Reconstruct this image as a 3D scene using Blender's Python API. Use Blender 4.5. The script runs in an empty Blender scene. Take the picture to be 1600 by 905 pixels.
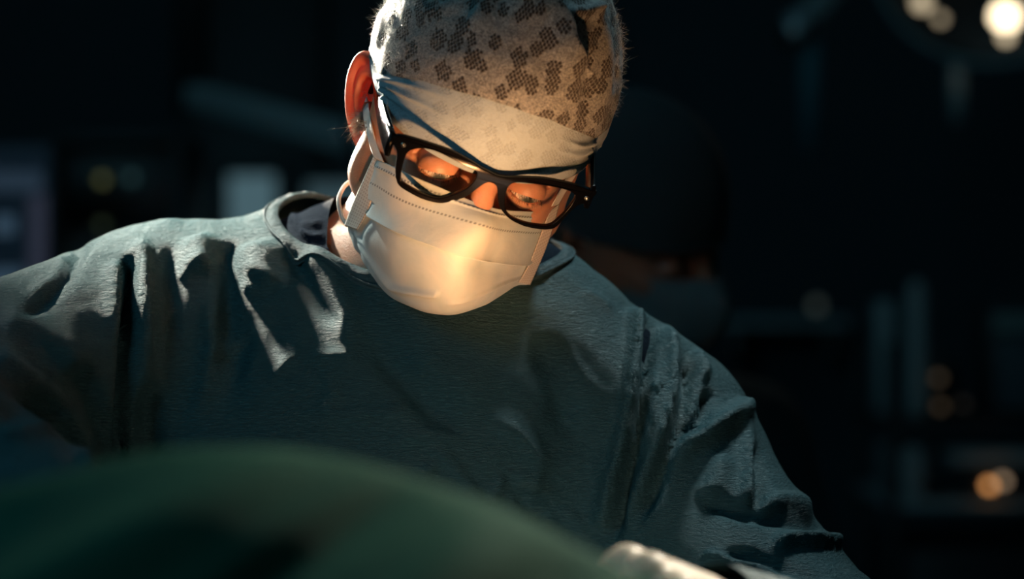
import bpy, math, random
import numpy as np
from mathutils import Matrix, Vector, noise
from mathutils.bvhtree import BVHTree

# ------------------------------------------------------------------ camera, world, lights, exposure
S = bpy.context.scene
FPX = 85.0 / 36.0 * 1600.0
CAM = np.array([0.0, -1.62, 1.40])

def W(px, py, Y):
    """point in the room at depth Y that the photograph shows at px, py"""
    d = Y - CAM[1]
    return np.array([(px - 800.0) * d / FPX, Y, CAM[2] - (py - 452.5) * d / FPX])

def PX(P):
    d = P[..., 1] - CAM[1]
    return 800.0 + FPX * P[..., 0] / d, 452.5 - FPX * (P[..., 2] - CAM[2]) / d

cd = bpy.data.cameras.new('camera'); cam = bpy.data.objects.new('camera', cd)
S.collection.objects.link(cam); S.camera = cam
cam.location = CAM; cam.rotation_euler = (math.radians(90), 0, 0)
cd.lens = 85; cd.sensor_width = 36; cd.clip_start = 0.05
cd.dof.use_dof = True; cd.dof.focus_distance = 1.67; cd.dof.aperture_fstop = 2.8

wd = bpy.data.worlds.new('dark_room'); S.world = wd; wd.use_nodes = True
wd.node_tree.nodes['Background'].inputs[0].default_value = (0.1, 0.3, 0.4, 1)
wd.node_tree.nodes['Background'].inputs[1].default_value = 0.002

def aim(o, tgt):
    o.rotation_euler = (Vector(tgt) - o.location).to_track_quat('-Z', 'Y').to_euler()

def spot(name, loc, tgt, power, col, deg, blend=0.5, radius=0.12):
    l = bpy.data.lights.new(name, 'SPOT'); o = bpy.data.objects.new(name, l); S.collection.objects.link(o)
    o.location = loc; aim(o, tgt); l.energy = power; l.color = col
    l.spot_size = math.radians(deg); l.spot_blend = blend; l.shadow_soft_size = radius
    return o

def area(name, loc, tgt, power, col, sx, sy=None):
    l = bpy.data.lights.new(name, 'AREA'); o = bpy.data.objects.new(name, l); S.collection.objects.link(o)
    o.location = loc; aim(o, tgt); l.energy = power; l.color = col
    l.shape = 'RECTANGLE'; l.size = sx; l.size_y = sy or sx
    return o

# surgical lamp behind the surgeon's shoulder, a second one overhead, stand-ins for bounce off the unseen field, added fills
spot('lamp_rim', (-1.00, 1.95, 2.10), (-0.065, 0.10, 1.635), 6000, (1.0, 0.90, 0.74), 9.0, 0.8, 0.09)
spot('lamp_shoulder', (-1.05, 0.80, 2.78), (-0.185, 0.100, 1.365), 560, (1.0, 0.99, 0.84), 9.0, 1.0, 0.08)
spot('lamp_overhead', (0.45, 0.60, 2.75), (0.08, 0.12, 1.36), 50, (0.72, 0.98, 1.0), 21, 1.0, 0.10)
spot('lamp_field', (1.00, 0.90, 2.40), (0.07, -0.40, 1.25), 175, (1.0, 0.91, 0.74), 17, 0.8, 0.06)
spot('lamp_hand', (0.55, -0.05, 2.60), (0.125, -0.25, 1.21), 46, (1.0, 0.90, 0.72), 6.5, 0.6, 0.05)  # extra spot added to brighten the glove
spot('light_from_field', (0.020, -0.378, 1.128), (0.010, 0.0, 1.440), 44, (1.0, 0.44, 0.165), 26, 1.0, 0.025)  # added spot in place of warm light bounced up from the field
bf = area('bounce_from_field', (0.06, -0.33, 1.06), (0.0, 0.06, 1.22), 0.13, (1.0, 0.78, 0.62), 0.10, 0.08)  # added area lamp in place of bounce onto the chest
bf.data.spread = math.radians(90)
area('room_lamp', (0.3, 1.6, 2.8), (0.3, 1.6, 0), 1.3, (0.30, 0.78, 1.0), 2.5)  # teal ambient fill added overhead, without a fixture
area('anteroom_lamp', (-1.5, -1.5, 2.5), (-0.05, 0.1, 1.3), 6.5, (0.28, 0.78, 1.0), 0.8)  # cool fill added from the front left; no anteroom stands there

S.view_settings.view_transform = 'Standard'
S.view_settings.look = 'None'
S.view_settings.exposure = 0.0
S.view_settings.gamma = 1.0
S.view_settings.use_curve_mapping = False
S.cycles.max_bounces = 8
S.cycles.transparent_max_bounces = 12
S.cycles.caustics_reflective = False
S.cycles.caustics_refractive = False

# ------------------------------------------------------------------ helpers
COL = S.collection
rnd = random.Random(4)

def parent_to(o, parent):
    o.parent = parent
    loc = Vector(parent.location)
    p = parent
    while p.parent is not None:
        p = p.parent
    if p is not parent:
        o.matrix_parent_inverse = Matrix.Identity(4)
    else:
        o.matrix_parent_inverse = Matrix.Translation(-loc) if parent.type == 'EMPTY' else Matrix.Identity(4)

def mesh_np(name, V, F, smooth=True, uv=None):
    V = np.asarray(V, dtype=np.float32)
    me = bpy.data.meshes.new(name)
    if isinstance(F, np.ndarray):
        k = F.shape[1]
        me.vertices.add(len(V)); me.vertices.foreach_set('co', V.ravel())
        me.loops.add(F.size); me.loops.foreach_set('vertex_index', F.astype(np.int32).ravel())
        me.polygons.add(len(F))
        me.polygons.foreach_set('loop_start', np.arange(0, F.size, k, dtype=np.int32))
        me.update(calc_edges=True)
    else:
        me.from_pydata([tuple(map(float, v)) for v in V], [], [list(map(int, f)) for f in F])
    if uv is not None:
        l = me.uv_layers.new(name='UVMap')
        idx = np.empty(len(me.loops), dtype=np.int32); me.loops.foreach_get('vertex_index', idx)
        l.data.foreach_set('uv', np.asarray(uv, dtype=np.float32)[idx].ravel())
    me.polygons.foreach_set('use_smooth', np.full(len(me.polygons), smooth))
    me.validate(); me.update()
    return me

def add(name, V, F, mat, parent=None, smooth=True, uv=None):
    me = mesh_np(name, V, F, smooth, uv)
    o = bpy.data.objects.new(name, me); COL.objects.link(o)
    if mat: me.materials.append(mat)
    if parent is not None: parent_to(o, parent)
    return o

def thing(name, label, cat, loc=(0, 0, 0), group=None):
    o = bpy.data.objects.new(name, None); COL.objects.link(o)
    o.location = loc; o.empty_display_size = 0.05
    o['label'] = label; o['category'] = cat
    if group: o['group'] = group
    return o

def tag(o, label, cat, group=None):
    o['label'] = label; o['category'] = cat
    if group: o['group'] = group
    return o

def struct(o):
    o['kind'] = 'structure'; return o

def merge(*ms):
    Vs, Fs, n = [], [], 0
    for V, F in ms:
        V = np.asarray(V); Vs.append(V)
        Fs += [[i + n for i in f] for f in F]
        n += len(V)
    return np.concatenate(Vs), Fs

def box(c, s, R=None, bev=0.0):
    """box with optional chamfered edges, centre c, full size s"""
    c = np.array(c, float); h = np.array(s, float) / 2
    if bev <= 0:
        V = np.array([[x, y, z] for x in (-1, 1) for y in (-1, 1) for z in (-1, 1)], float) * h
        F = [[0, 1, 3, 2], [4, 6, 7, 5], [0, 4, 5, 1], [2, 3, 7, 6], [0, 2, 6, 4], [1, 5, 7, 3]]
    else:
        b = min(bev, h.min() * 0.9)
        prof = []
        for i in range(16):
            a = (i // 4) * math.pi / 2 + (i % 4) / 3.0 * math.pi / 2
            sx = [1, -1, -1, 1][i // 4]; sy = [1, 1, -1, -1][i // 4]
            prof.append((sx * (h[0] - b) + b * math.cos(a), sy * (h[1] - b) + b * math.sin(a)))
        prof = np.array(prof)
        rows = []
        for z, k in ((-h[2], b), (-h[2] + b * 0.3, b * 0.3), (-h[2] + b, 0), (h[2] - b, 0), (h[2] - b * 0.3, b * 0.3), (h[2], b)):
            sc = np.array([(h[0] - k) / h[0], (h[1] - k) / h[1]])
            rows.append(np.c_[prof * sc, np.full(16, z)])
        V = np.concatenate(rows); F = []
        for r in range(5):
            for i in range(16):
                j = (i + 1) % 16
                F.append([r * 16 + i, r * 16 + j, r * 16 + 16 + j, r * 16 + 16 + i])
        F.append(list(range(15, -1, -1))); F.append(list(range(80, 96)))
    if R is not None: V = V @ np.asarray(R).T
    return V + c, F

def frames(P):
    P = np.asarray(P, float); n = len(P)
    T = np.gradient(P, axis=0); T /= np.linalg.norm(T, axis=1)[:, None] + 1e-12
    N = np.zeros_like(P)
    a = np.array([0, 0, 1.0]) if abs(T[0][2]) < 0.9 else np.array([0, 1.0, 0])
    v = np.cross(T[0], a); N[0] = v / np.linalg.norm(v)
    for i in range(1, n):
        v = N[i - 1] - T[i] * np.dot(N[i - 1], T[i]); N[i] = v / (np.linalg.norm(v) + 1e-12)
    return T, N, np.cross(T, N)

def tube(P, r, k=10, closed=False, caps=True):
    P = np.asarray(P, float); n = len(P)
    r = np.broadcast_to(np.asarray(r, float), (n,))
    T, N, B = frames(P)
    if closed:
        T = np.roll(P, -1, 0) - np.roll(P, 1, 0); T /= np.linalg.norm(T, axis=1)[:, None]
        c = P.mean(0); N = P - c; N -= T * (N * T).sum(1)[:, None]; N /= np.linalg.norm(N, axis=1)[:, None]; B = np.cross(T, N)
    a = np.arange(k) * 2 * math.pi / k
    V = (P[:, None] + r[:, None, None] * (np.cos(a)[None, :, None] * N[:, None] + np.sin(a)[None, :, None] * B[:, None])).reshape(-1, 3)
    F = []
    for i in range(n if closed else n - 1):
        i2 = (i + 1) % n
        for j in range(k):
            j2 = (j + 1) % k
            F.append([i * k + j, i * k + j2, i2 * k + j2, i2 * k + j])
    if caps and not closed:
        F.append(list(range(k - 1, -1, -1))); F.append([(n - 1) * k + j for j in range(k)])
    return V, F

def lathe(prof, c, k=24, R=None):
    """prof: list of (radius, z); capped"""
    V, F = [], []
    a = np.arange(k) * 2 * math.pi / k
    for r, z in prof:
        V.append(np.c_[r * np.cos(a), r * np.sin(a), np.full(k, z)])
    V = np.concatenate(V)
    for i in range(len(prof) - 1):
        for j in range(k):
            j2 = (j + 1) % k
            F.append([i * k + j, i * k + j2, (i + 1) * k + j2, (i + 1) * k + j])
    F.append(list(range(k - 1, -1, -1))); F.append([(len(prof) - 1) * k + j for j in range(k)])
    if R is not None: V = V @ np.asarray(R).T
    return V + np.array(c, float), F

def spline(pts, n):
    """Catmull-Rom through pts (any dimension), n samples by index"""
    P = np.asarray(pts, float); m = len(P)
    E = np.concatenate([[2 * P[0] - P[1]], P, [2 * P[-1] - P[-2]]])
    u = np.linspace(0, m - 1, n); i = np.minimum(u.astype(int), m - 2); t = (u - i)[:, None]
    a, b, c, d = E[i], E[i + 1], E[i + 2], E[i + 3]
    return 0.5 * (2 * b + (c - a) * t + (2 * a - 5 * b + 4 * c - d) * t ** 2 + (3 * b - a - 3 * c + d) * t ** 3)

def spline_closed(pts, n):
    P = np.asarray(pts, float); m = len(P)
    u = np.arange(n) * m / n; i = u.astype(int); t = (u - i)[:, None]
    a, b, c, d = P[(i - 1) % m], P[i % m], P[(i + 1) % m], P[(i + 2) % m]
    return 0.5 * (2 * b + (c - a) * t + (2 * a - 5 * b + 4 * c - d) * t ** 2 + (3 * b - a - 3 * c + d) * t ** 3)

def grid_faces(nu, nv, wrap=False):
    i, j = np.meshgrid(np.arange(nu - 1), np.arange(nv if wrap else nv - 1), indexing='ij')
    j2 = (j + 1) % nv
    return np.stack([i * nv + j, i * nv + j2, (i + 1) * nv + j2, (i + 1) * nv + j], -1).reshape(-1, 4)

def ngrid(a, n, m):
    """resample a control grid (rows, cols, k) with splines"""
    a = np.asarray(a, float)
    r = np.stack([spline(a[:, c], n) for c in range(a.shape[1])], 1)
    return np.stack([spline(r[i], m) for i in range(n)], 0)

def sheet(G, th):
    """closed sheet of thickness th from a point grid G (n, m, 3), thickened away from the outside normal"""
    n, m, _ = G.shape
    gu = np.gradient(G, axis=0); gv = np.gradient(G, axis=1)
    N = np.cross(gu, gv); N /= np.linalg.norm(N, axis=2)[..., None] + 1e-12
    V = np.concatenate([G.reshape(-1, 3), (G - N * th).reshape(-1, 3)])
    F = grid_faces(n, m); F2 = F[:, ::-1] + n * m
    b = [i * m for i in range(n)] ; e = [i * m + m - 1 for i in range(n)]
    t = list(range(m)); u = list(range((n - 1) * m, n * m))
    side = []
    for L, fl in ((b, 0), (e, 1), (t, 1), (u, 0)):
        for p, q in zip(L[:-1], L[1:]):
            f = [p, q, q + n * m, p + n * m]
            side.append(f[::-1] if fl else f)
    return V, np.concatenate([F, F2, np.array(side)])

# signed distance helpers
def cone_d(P, a, b, r0, r1):
    a = np.asarray(a, np.float32); b = np.asarray(b, np.float32); ba = b - a
    t = np.clip((P - a) @ ba / (ba @ ba), 0, 1)
    return np.linalg.norm(P - a - t[:, None] * ba, axis=1) - (r0 + t * (r1 - r0))

def ell_d(P, c, r):
    q = (P - np.asarray(c, np.float32)) / np.asarray(r, np.float32)
    k0 = np.linalg.norm(q, axis=1); k1 = np.linalg.norm(q / np.asarray(r, np.float32), axis=1)
    return k0 * (k0 - 1) / (k1 + 1e-9)

def smin(a, b, k):
    h = np.clip(0.5 + 0.5 * (b - a) / k, 0, 1)
    return b * (1 - h) + a * h - k * h * (1 - h)

def smax(a, b, k):
    return -smin(-a, -b, k)

def surface_nets(f, lo, hi, h):
    lo = np.asarray(lo, np.float32); hi = np.asarray(hi, np.float32)
    n = np.ceil((hi - lo) / h).astype(int) + 1
    ax = [lo[i] + h * np.arange(n[i], dtype=np.float32) for i in range(3)]
    vals = np.empty(n, np.float32)
    for i in range(n[0]):
        Y, Z = np.meshgrid(ax[1], ax[2], indexing='ij')
        P = np.stack([np.full(Y.size, ax[0][i], np.float32), Y.ravel(), Z.ravel()], 1)
        vals[i] = f(P).reshape(n[1], n[2])
    ins = vals < 0
    c = [(x, y, z) for x in (0, 1) for y in (0, 1) for z in (0, 1)]
    sl = lambda A, o: A[o[0]:n[0] - 1 + o[0], o[1]:n[1] - 1 + o[1], o[2]:n[2] - 1 + o[2]]
    cnt = sum(sl(ins, o).astype(np.int8) for o in c)
    act = (cnt > 0) & (cnt < 8)
    I = np.argwhere(act)
    idx = np.full(act.shape, -1, np.int32); idx[act] = np.arange(len(I))
    acc = np.zeros((len(I), 3)); k = np.zeros(len(I))
    cv = {o: vals[I[:, 0] + o[0], I[:, 1] + o[1], I[:, 2] + o[2]] for o in c}
    for o in c:
        for a in range(3):
            if o[a] == 0:
                p = list(o); p[a] = 1; p = tuple(p)
                v0, v1 = cv[o], cv[p]; m = (v0 < 0) != (v1 < 0)
                t = np.where(m, v0 / np.where(m, v0 - v1, 1), 0)
                q = np.tile(np.array(o, float), (len(I), 1)); q[:, a] = t
                acc[m] += q[m]; k[m] += 1
    V = (I + acc / k[:, None]) * h + lo
    Fs = []
    for a in range(3):
        b, d = (a + 1) % 3, (a + 2) % 3
        s0 = [slice(None)] * 3; s1 = [slice(None)] * 3
        s0[a] = slice(0, n[a] - 1); s1[a] = slice(1, n[a])
        A, B = ins[tuple(s0)], ins[tuple(s1)]
        E = np.argwhere(A != B)
        E = E[(E[:, b] > 0) & (E[:, d] > 0) & (E[:, b] < n[b] - 1) & (E[:, d] < n[d] - 1)]
        fl = A[E[:, 0], E[:, 1], E[:, 2]]
        def at(db, dd):
            Q = E.copy(); Q[:, b] += db; Q[:, d] += dd
            return idx[Q[:, 0], Q[:, 1], Q[:, 2]]
        q = np.stack([at(-1, -1), at(0, -1), at(0, 0), at(-1, 0)], 1)
        q[~fl] = q[~fl][:, ::-1]
        Fs.append(q)
    F = np.concatenate(Fs); F = F[(F >= 0).all(1)]
    return V, F

def vnormals(V, F):
    N = np.zeros_like(V)
    fn = np.cross(V[F[:, 2]] - V[F[:, 0]], V[F[:, 3]] - V[F[:, 1]])
    for k in range(4): np.add.at(N, F[:, k], fn)
    return N / (np.linalg.norm(N, axis=1)[:, None] + 1e-12)

def subdivide_np(V, F, levels=1):
    me = mesh_np('tmp', V, F); o = bpy.data.objects.new('tmp', me); COL.objects.link(o)
    md = o.modifiers.new('s', 'SUBSURF'); md.levels = levels; md.render_levels = levels
    dg = bpy.context.evaluated_depsgraph_get(); e = o.evaluated_get(dg); m2 = e.to_mesh()
    V2 = np.empty(len(m2.vertices) * 3, np.float32); m2.vertices.foreach_get('co', V2)
    F2 = np.empty(len(m2.loops), np.int32); m2.loops.foreach_get('vertex_index', F2)
    e.to_mesh_clear(); bpy.data.objects.remove(o); bpy.data.meshes.remove(me)
    return V2.reshape(-1, 3).astype(float), F2.reshape(-1, 4)

def relax(V, F, it=2, w=0.5):
    e = np.concatenate([F[:, [0, 1]], F[:, [1, 2]], F[:, [2, 3]], F[:, [3, 0]]])
    for _ in range(it):
        A = np.zeros_like(V); k = np.zeros(len(V))
        np.add.at(A, e[:, 0], V[e[:, 1]]); np.add.at(k, e[:, 0], 1)
        np.add.at(A, e[:, 1], V[e[:, 0]]); np.add.at(k, e[:, 1], 1)
        V = V * (1 - w) + w * A / k[:, None]
    return V

# ------------------------------------------------------------------ materials
class NT:
    def __init__(s, name):
        s.m = bpy.data.materials.new(name); s.m.use_nodes = True
        s.t = s.m.node_tree; s.n = s.t.nodes; s.b = s.n['Principled BSDF']; s.out = s.n['Material Output']
    def new(s, t, **kw):
        x = s.n.new(t)
        for k, v in kw.items(): setattr(x, k, v)
        return x
    def link(s, a, b): s.t.links.new(a, b)
    def coord(s, which='Object', scale=(1, 1, 1), rot=(0, 0, 0)):
        tc = s.new('ShaderNodeTexCoord'); mp = s.new('ShaderNodeMapping')
        mp.inputs['Scale'].default_value = scale; mp.inputs['Rotation'].default_value = rot
        s.link(tc.outputs[which], mp.inputs[0]); return mp.outputs[0]
    def noise(s, vec, scale, detail=4, rough=0.55, dist=0.0):
        x = s.new('ShaderNodeTexNoise'); s.link(vec, x.inputs['Vector'])
        x.inputs['Scale'].default_value = scale; x.inputs['Detail'].default_value = detail
        x.inputs['Roughness'].default_value = rough; x.inputs['Distortion'].default_value = dist
        return x.outputs[0]
    def math(s, op, a, b=None, c=None):
        x = s.new('ShaderNodeMath', operation=op)
        for i, v in enumerate((a, b, c)):
            if v is None: continue
            if isinstance(v, (int, float)): x.inputs[i].default_value = v
            else: s.link(v, x.inputs[i])
        return x.outputs[0]
    def vmath(s, op, a, b=None):
        x = s.new('ShaderNodeVectorMath', operation=op)
        for i, v in enumerate((a, b)):
            if v is None: continue
            if isinstance(v, tuple): x.inputs[i].default_value = v
            else: s.link(v, x.inputs[i])
        return x.outputs['Value'] if op in ('LENGTH', 'DISTANCE', 'DOT_PRODUCT') else x.outputs[0]
    def ramp(s, fac, a, b, ca=(0, 0, 0, 1), cb=(1, 1, 1, 1)):
        x = s.new('ShaderNodeValToRGB'); s.link(fac, x.inputs[0])
        x.color_ramp.elements[0].position = a; x.color_ramp.elements[1].position = b
        x.color_ramp.elements[0].color = ca; x.color_ramp.elements[1].color = cb
        return x.outputs[0]
    def mix(s, fac, a, b):
        x = s.new('ShaderNodeMix', data_type='RGBA')
        for i, v in ((0, fac), (6, a), (7, b)):
            if isinstance(v, (int, float)): x.inputs[i].default_value = v
            elif isinstance(v, tuple): x.inputs[i].default_value = v
            else: s.link(v, x.inputs[i])
        return x.outputs[2]
    def bump(s, h, strength, dist, prev=None):
        x = s.new('ShaderNodeBump'); x.inputs['Strength'].default_value = strength; x.inputs['Distance'].default_value = dist
        s.link(h, x.inputs['Height'])
        if prev is not None: s.link(prev, x.inputs['Normal'])
        return x.outputs[0]
    def set(s, **kw):
        for k, v in kw.items():
            i = s.b.inputs[k.replace('_', ' ')]
            if hasattr(v, 'is_linked') or isinstance(v, bpy.types.NodeSocket): s.link(v, i)
            else: i.default_value = v
        return s.m

def rgb(r, g, b): return (r, g, b, 1)

def plain(name, col, rough=0.6, metal=0.0, bump=0.0, scale=40):
    t = NT(name); v = t.coord()
    n = t.noise(v, scale)
    dark = tuple(c * 0.8 for c in col)
    t.set(Base_Color=t.mix(n, rgb(*dark), rgb(*col)), Roughness=rough, Metallic=metal)
    if bump: t.set(Normal=t.bump(n, 0.4, bump))
    return t.m

def glow(name, col, power):
    t = NT(name); t.set(Base_Color=rgb(*[c * 0.04 for c in col]), Emission_Color=rgb(*col), Emission_Strength=power); return t.m

def crepe_mat(name, c0, c1, rough, crinkle, fine=1.0, sheen=0.15):
    t = NT(name)
    v = t.coord(); vs = t.coord(scale=(1.0, 1.0, 4.6), rot=(0, math.radians(-10), 0))
    big = t.noise(v, 14, 5, 0.6, 0.6)
    mid = t.noise(t.coord(scale=(1, 1, 1.8), rot=(0, math.radians(25), 0)), 60, 6, 0.62, 1.6)
    mid = t.math('MULTIPLY', t.math('ABSOLUTE', t.math('SUBTRACT', mid, 0.5)), t.ramp(t.noise(v, 9, 2), 0.45, 0.62))
    weave = t.noise(vs, 185, 4, 0.65, 0.7)
    b = t.bump(weave, 0.95 * fine, 0.0028)
    b = t.bump(mid, 0.6, crinkle, b)
    b = t.bump(big, 0.3, crinkle * 1.6, b)
    col = t.mix(t.ramp(weave, 0.3, 0.7), rgb(*c0), rgb(*c1))
    t.set(Base_Color=col, Roughness=rough, Normal=b, Sheen_Weight=0.0)
    t.b.inputs['Specular IOR Level'].default_value = 0.5
    return t.m

M = {}
M['gown'] = crepe_mat('gown_crepe', (0.027, 0.088, 0.104), (0.045, 0.132, 0.150), 0.48, 0.0045)
M['gown_trim'] = crepe_mat('gown_trim', (0.040, 0.090, 0.110), (0.065, 0.135, 0.155), 0.5, 0.002)
M['scrub'] = crepe_mat('navy_scrub', (0.003, 0.011, 0.026), (0.006, 0.018, 0.038), 0.8, 0.003, 0.6)
M['scrub'].node_tree.nodes['Principled BSDF'].inputs['Specular IOR Level'].default_value = 0.12
M['drape'] = crepe_mat('green_drape', (0.022, 0.092, 0.062), (0.031, 0.122, 0.084), 0.75, 0.004, 0.6, 0.3)
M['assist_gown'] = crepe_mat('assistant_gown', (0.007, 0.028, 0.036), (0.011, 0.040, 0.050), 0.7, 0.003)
M['drape'].node_tree.nodes['Principled BSDF'].inputs['Specular IOR Level'].default_value = 0.06
M['wall'] = plain('painted_wall', (0.030, 0.055, 0.070), 0.7, 0, 0.001, 30)
M['floor'] = plain('vinyl_floor', (0.030, 0.050, 0.058), 0.35, 0, 0, 12)
M['ceiling'] = plain('ceiling_panel', (0.05, 0.07, 0.08), 0.8, 0, 0.001, 30)
M['steel'] = plain('brushed_steel', (0.40, 0.43, 0.45), 0.35, 1.0, 0, 120)
M['white_shell'] = plain('pale_enamel', (0.42, 0.47, 0.48), 0.45, 0, 0, 60)
M['dark_shell'] = plain('dark_plastic', (0.020, 0.026, 0.030), 0.45, 0, 0, 60)
M['teal_shell'] = plain('teal_plastic', (0.06, 0.20, 0.24), 0.5, 0, 0, 60)
M['rubber'] = plain('black_rubber', (0.015, 0.015, 0.016), 0.8, 0, 0.0005, 90)
M['black_acetate'] = plain('black_acetate', (0.004, 0.004, 0.005), 0.13, 0, 0, 60)
M['black_acetate'].node_tree.nodes['Principled BSDF'].inputs['Specular IOR Level'].default_value = 0.08
M['black_satin'] = plain('black_satin', (0.004, 0.004, 0.005), 0.06, 0, 0.0004, 700)
M['black_satin'].node_tree.nodes['Principled BSDF'].inputs['Specular IOR Level'].default_value = 0.12
M['metal_pin'] = plain('silver_pin', (0.75, 0.72, 0.66), 0.22, 1.0, 0, 80)

def skin_mat(name='skin', k=1.0):
    t = NT(name); v = t.coord()
    n = t.noise(v, 60, 4); n2 = t.noise(v, 900, 3, 0.6)
    vor = t.new('ShaderNodeTexVoronoi'); t.link(v, vor.inputs['Vector']); vor.inputs['Scale'].default_value = 900
    col = t.mix(n, rgb(0.46 * k, 0.215 * k, 0.130 * k), rgb(0.60 * k, 0.315 * k, 0.205 * k))
    b = t.bump(vor.outputs['Distance'], 0.18, 0.0006); b = t.bump(n2, 0.25, 0.0006, b)
    t.set(Base_Color=col, Roughness=0.42, Normal=b, Subsurface_Weight=0.35, Subsurface_Scale=0.006,
          Subsurface_Radius=(1.0, 0.28, 0.14))
    return t.m
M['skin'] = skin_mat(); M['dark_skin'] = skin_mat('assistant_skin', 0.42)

def ear_mat():
    t = NT('ear_skin'); v = t.coord()
    n = t.noise(v, 90, 4)
    col = t.mix(n, rgb(0.46, 0.15, 0.09), rgb(0.60, 0.22, 0.14))
    tr = t.new('ShaderNodeBsdfTranslucent'); tr.inputs[0].default_value = rgb(0.95, 0.16, 0.07)
    mx = t.new('ShaderNodeMixShader'); mx.inputs[0].default_value = 0.10
    t.set(Base_Color=col, Roughness=0.4, Normal=t.bump(n, 0.2, 0.001))
    t.link(t.b.outputs[0], mx.inputs[1]); t.link(tr.outputs[0], mx.inputs[2]); t.link(mx.outputs[0], t.out.inputs[0])
    return t.m
M['ear'] = ear_mat()

def hair_mat(name, col):
    t = NT(name); n = t.noise(t.coord(), 300, 2)
    t.set(Base_Color=t.mix(n, rgb(*[c * 0.6 for c in col]), rgb(*col)), Roughness=0.45)
    return t.m
M['hair'] = hair_mat('grey_hair', (0.55, 0.50, 0.43))
M['dark_hair'] = hair_mat('dark_lash', (0.035, 0.025, 0.02))
M['fibre'] = hair_mat('cap_fibre', (0.85, 0.85, 0.82))

def lens_mat():
    t = NT('clear_lens')
    tr = t.new('ShaderNodeBsdfTransparent'); tr.inputs[0].default_value = rgb(0.95, 0.95, 0.94)
    gl = t.new('ShaderNodeBsdfGlossy'); gl.inputs['Roughness'].default_value = 0.02
    fr = t.new('ShaderNodeFresnel'); fr.inputs[0].default_value = 1.5
    mx = t.new('ShaderNodeMixShader')
    t.link(fr.outputs[0], mx.inputs[0]); t.link(tr.outputs[0], mx.inputs[1]); t.link(gl.outputs[0], mx.inputs[2])
    t.link(mx.outputs[0], t.out.inputs[0]); return t.m
M['lens'] = lens_mat()

def eye_mat():
    """UV.x holds the distance from the pupil in metres"""
    t = NT('eyeball'); uv = t.new('ShaderNodeUVMap'); sp = t.new('ShaderNodeSeparateXYZ'); t.link(uv.outputs[0], sp.inputs[0])
    r = sp.outputs[0]
    iris = t.mix(t.ramp(r, 0.0024, 0.0030), rgb(0.004, 0.004, 0.004), rgb(0.07, 0.085, 0.08))
    t.set(Base_Color=t.mix(t.ramp(r, 0.0056, 0.0064), iris, rgb(0.72, 0.62, 0.55)), Roughness=0.08)
    return t.m
M['eye'] = eye_mat()

def cap_mat(band=False):
    t = NT('cap_band' if band else 'cap_lace')
    uv = t.new('ShaderNodeUVMap').outputs[0]; ob = t.coord()
    fib = t.noise(ob, 420, 5, 0.7, 2.0); fib2 = t.noise(t.coord(scale=(1, 1, 0.35)), 900, 3, 0.6, 1.5)
    s = 0.0034 if not band else 0.0030
    p = t.vmath('MULTIPLY', uv, (1 / s, 1 / s, 0))
    wob = t.new('ShaderNodeTexNoise'); t.link(p, wob.inputs['Vector']); wob.inputs['Scale'].default_value = 0.5
    p = t.vmath('ADD', p, t.vmath('MULTIPLY', t.vmath('SUBTRACT', wob.outputs['Color'], (0.5, 0.5, 0.5)), (0.9, 0.9, 0)))
    S3 = 1.2
    holes = []
    for off in ((0, 0, 0), (0.5, S3 / 2, 0)):
        q = t.vmath('ADD', p, off)
        q = t.vmath('SUBTRACT', t.vmath('MODULO', t.vmath('ADD', q, (400.0, 400.0 * S3, 0)), (1.0, S3, 1)), (0.5, S3 / 2, 0))
        dr = t.new('ShaderNodeMapRange'); t.link(t.vmath('LENGTH', q), dr.inputs[0]); dr.interpolation_type = 'SMOOTHSTEP'
        dr.inputs[1].default_value = 0.41; dr.inputs[2].default_value = 0.28; dr.inputs[3].default_value = 0; dr.inputs[4].default_value = 1
        ctr = t.vmath('SUBTRACT', p, q)
        vor = t.new('ShaderNodeTexVoronoi', voronoi_dimensions='2D'); t.link(ctr, vor.inputs['Vector'])
        vor.inputs['Scale'].default_value = 0.205; vor.inputs['Randomness'].default_value = 0.8
        sz = t.new('ShaderNodeSeparateColor'); t.link(vor.outputs['Color'], sz.inputs[0])
        thr = t.math('MULTIPLY_ADD', sz.outputs[0], 0.25, 0.235)
        holes.append(t.math('MULTIPLY', dr.outputs[0], t.math('LESS_THAN', vor.outputs['Distance'], thr)))
    hole = t.math('MAXIMUM', holes[0], holes[1])
    hb = t.math('MULTIPLY', hole, -1.0)
    b = t.bump(fib, 0.8, 0.0014); b = t.bump(fib2, 0.4, 0.0006, b)
    b = t.bump(hb, 0.8 if not band else 0.35, 0.0016, b)
    if band:
        col = t.mix(t.math('MULTIPLY', hole, 0.22), t.mix(fib, rgb(0.30, 0.43, 0.53), rgb(0.42, 0.54, 0.63)), rgb(0.12, 0.14, 0.16))
    else:
        base = t.mix(t.ramp(fib, 0.38, 0.66), rgb(0.09, 0.11, 0.12), rgb(0.52, 0.56, 0.57))
        col = t.mix(t.math('MULTIPLY', hole, 0.97), base, rgb(0.022, 0.017, 0.014))
    t.set(Base_Color=col, Roughness=0.85, Normal=b, Sheen_Weight=0.25)
    return t.m
M['cap'] = cap_mat(); M['band'] = cap_mat(True)

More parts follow.
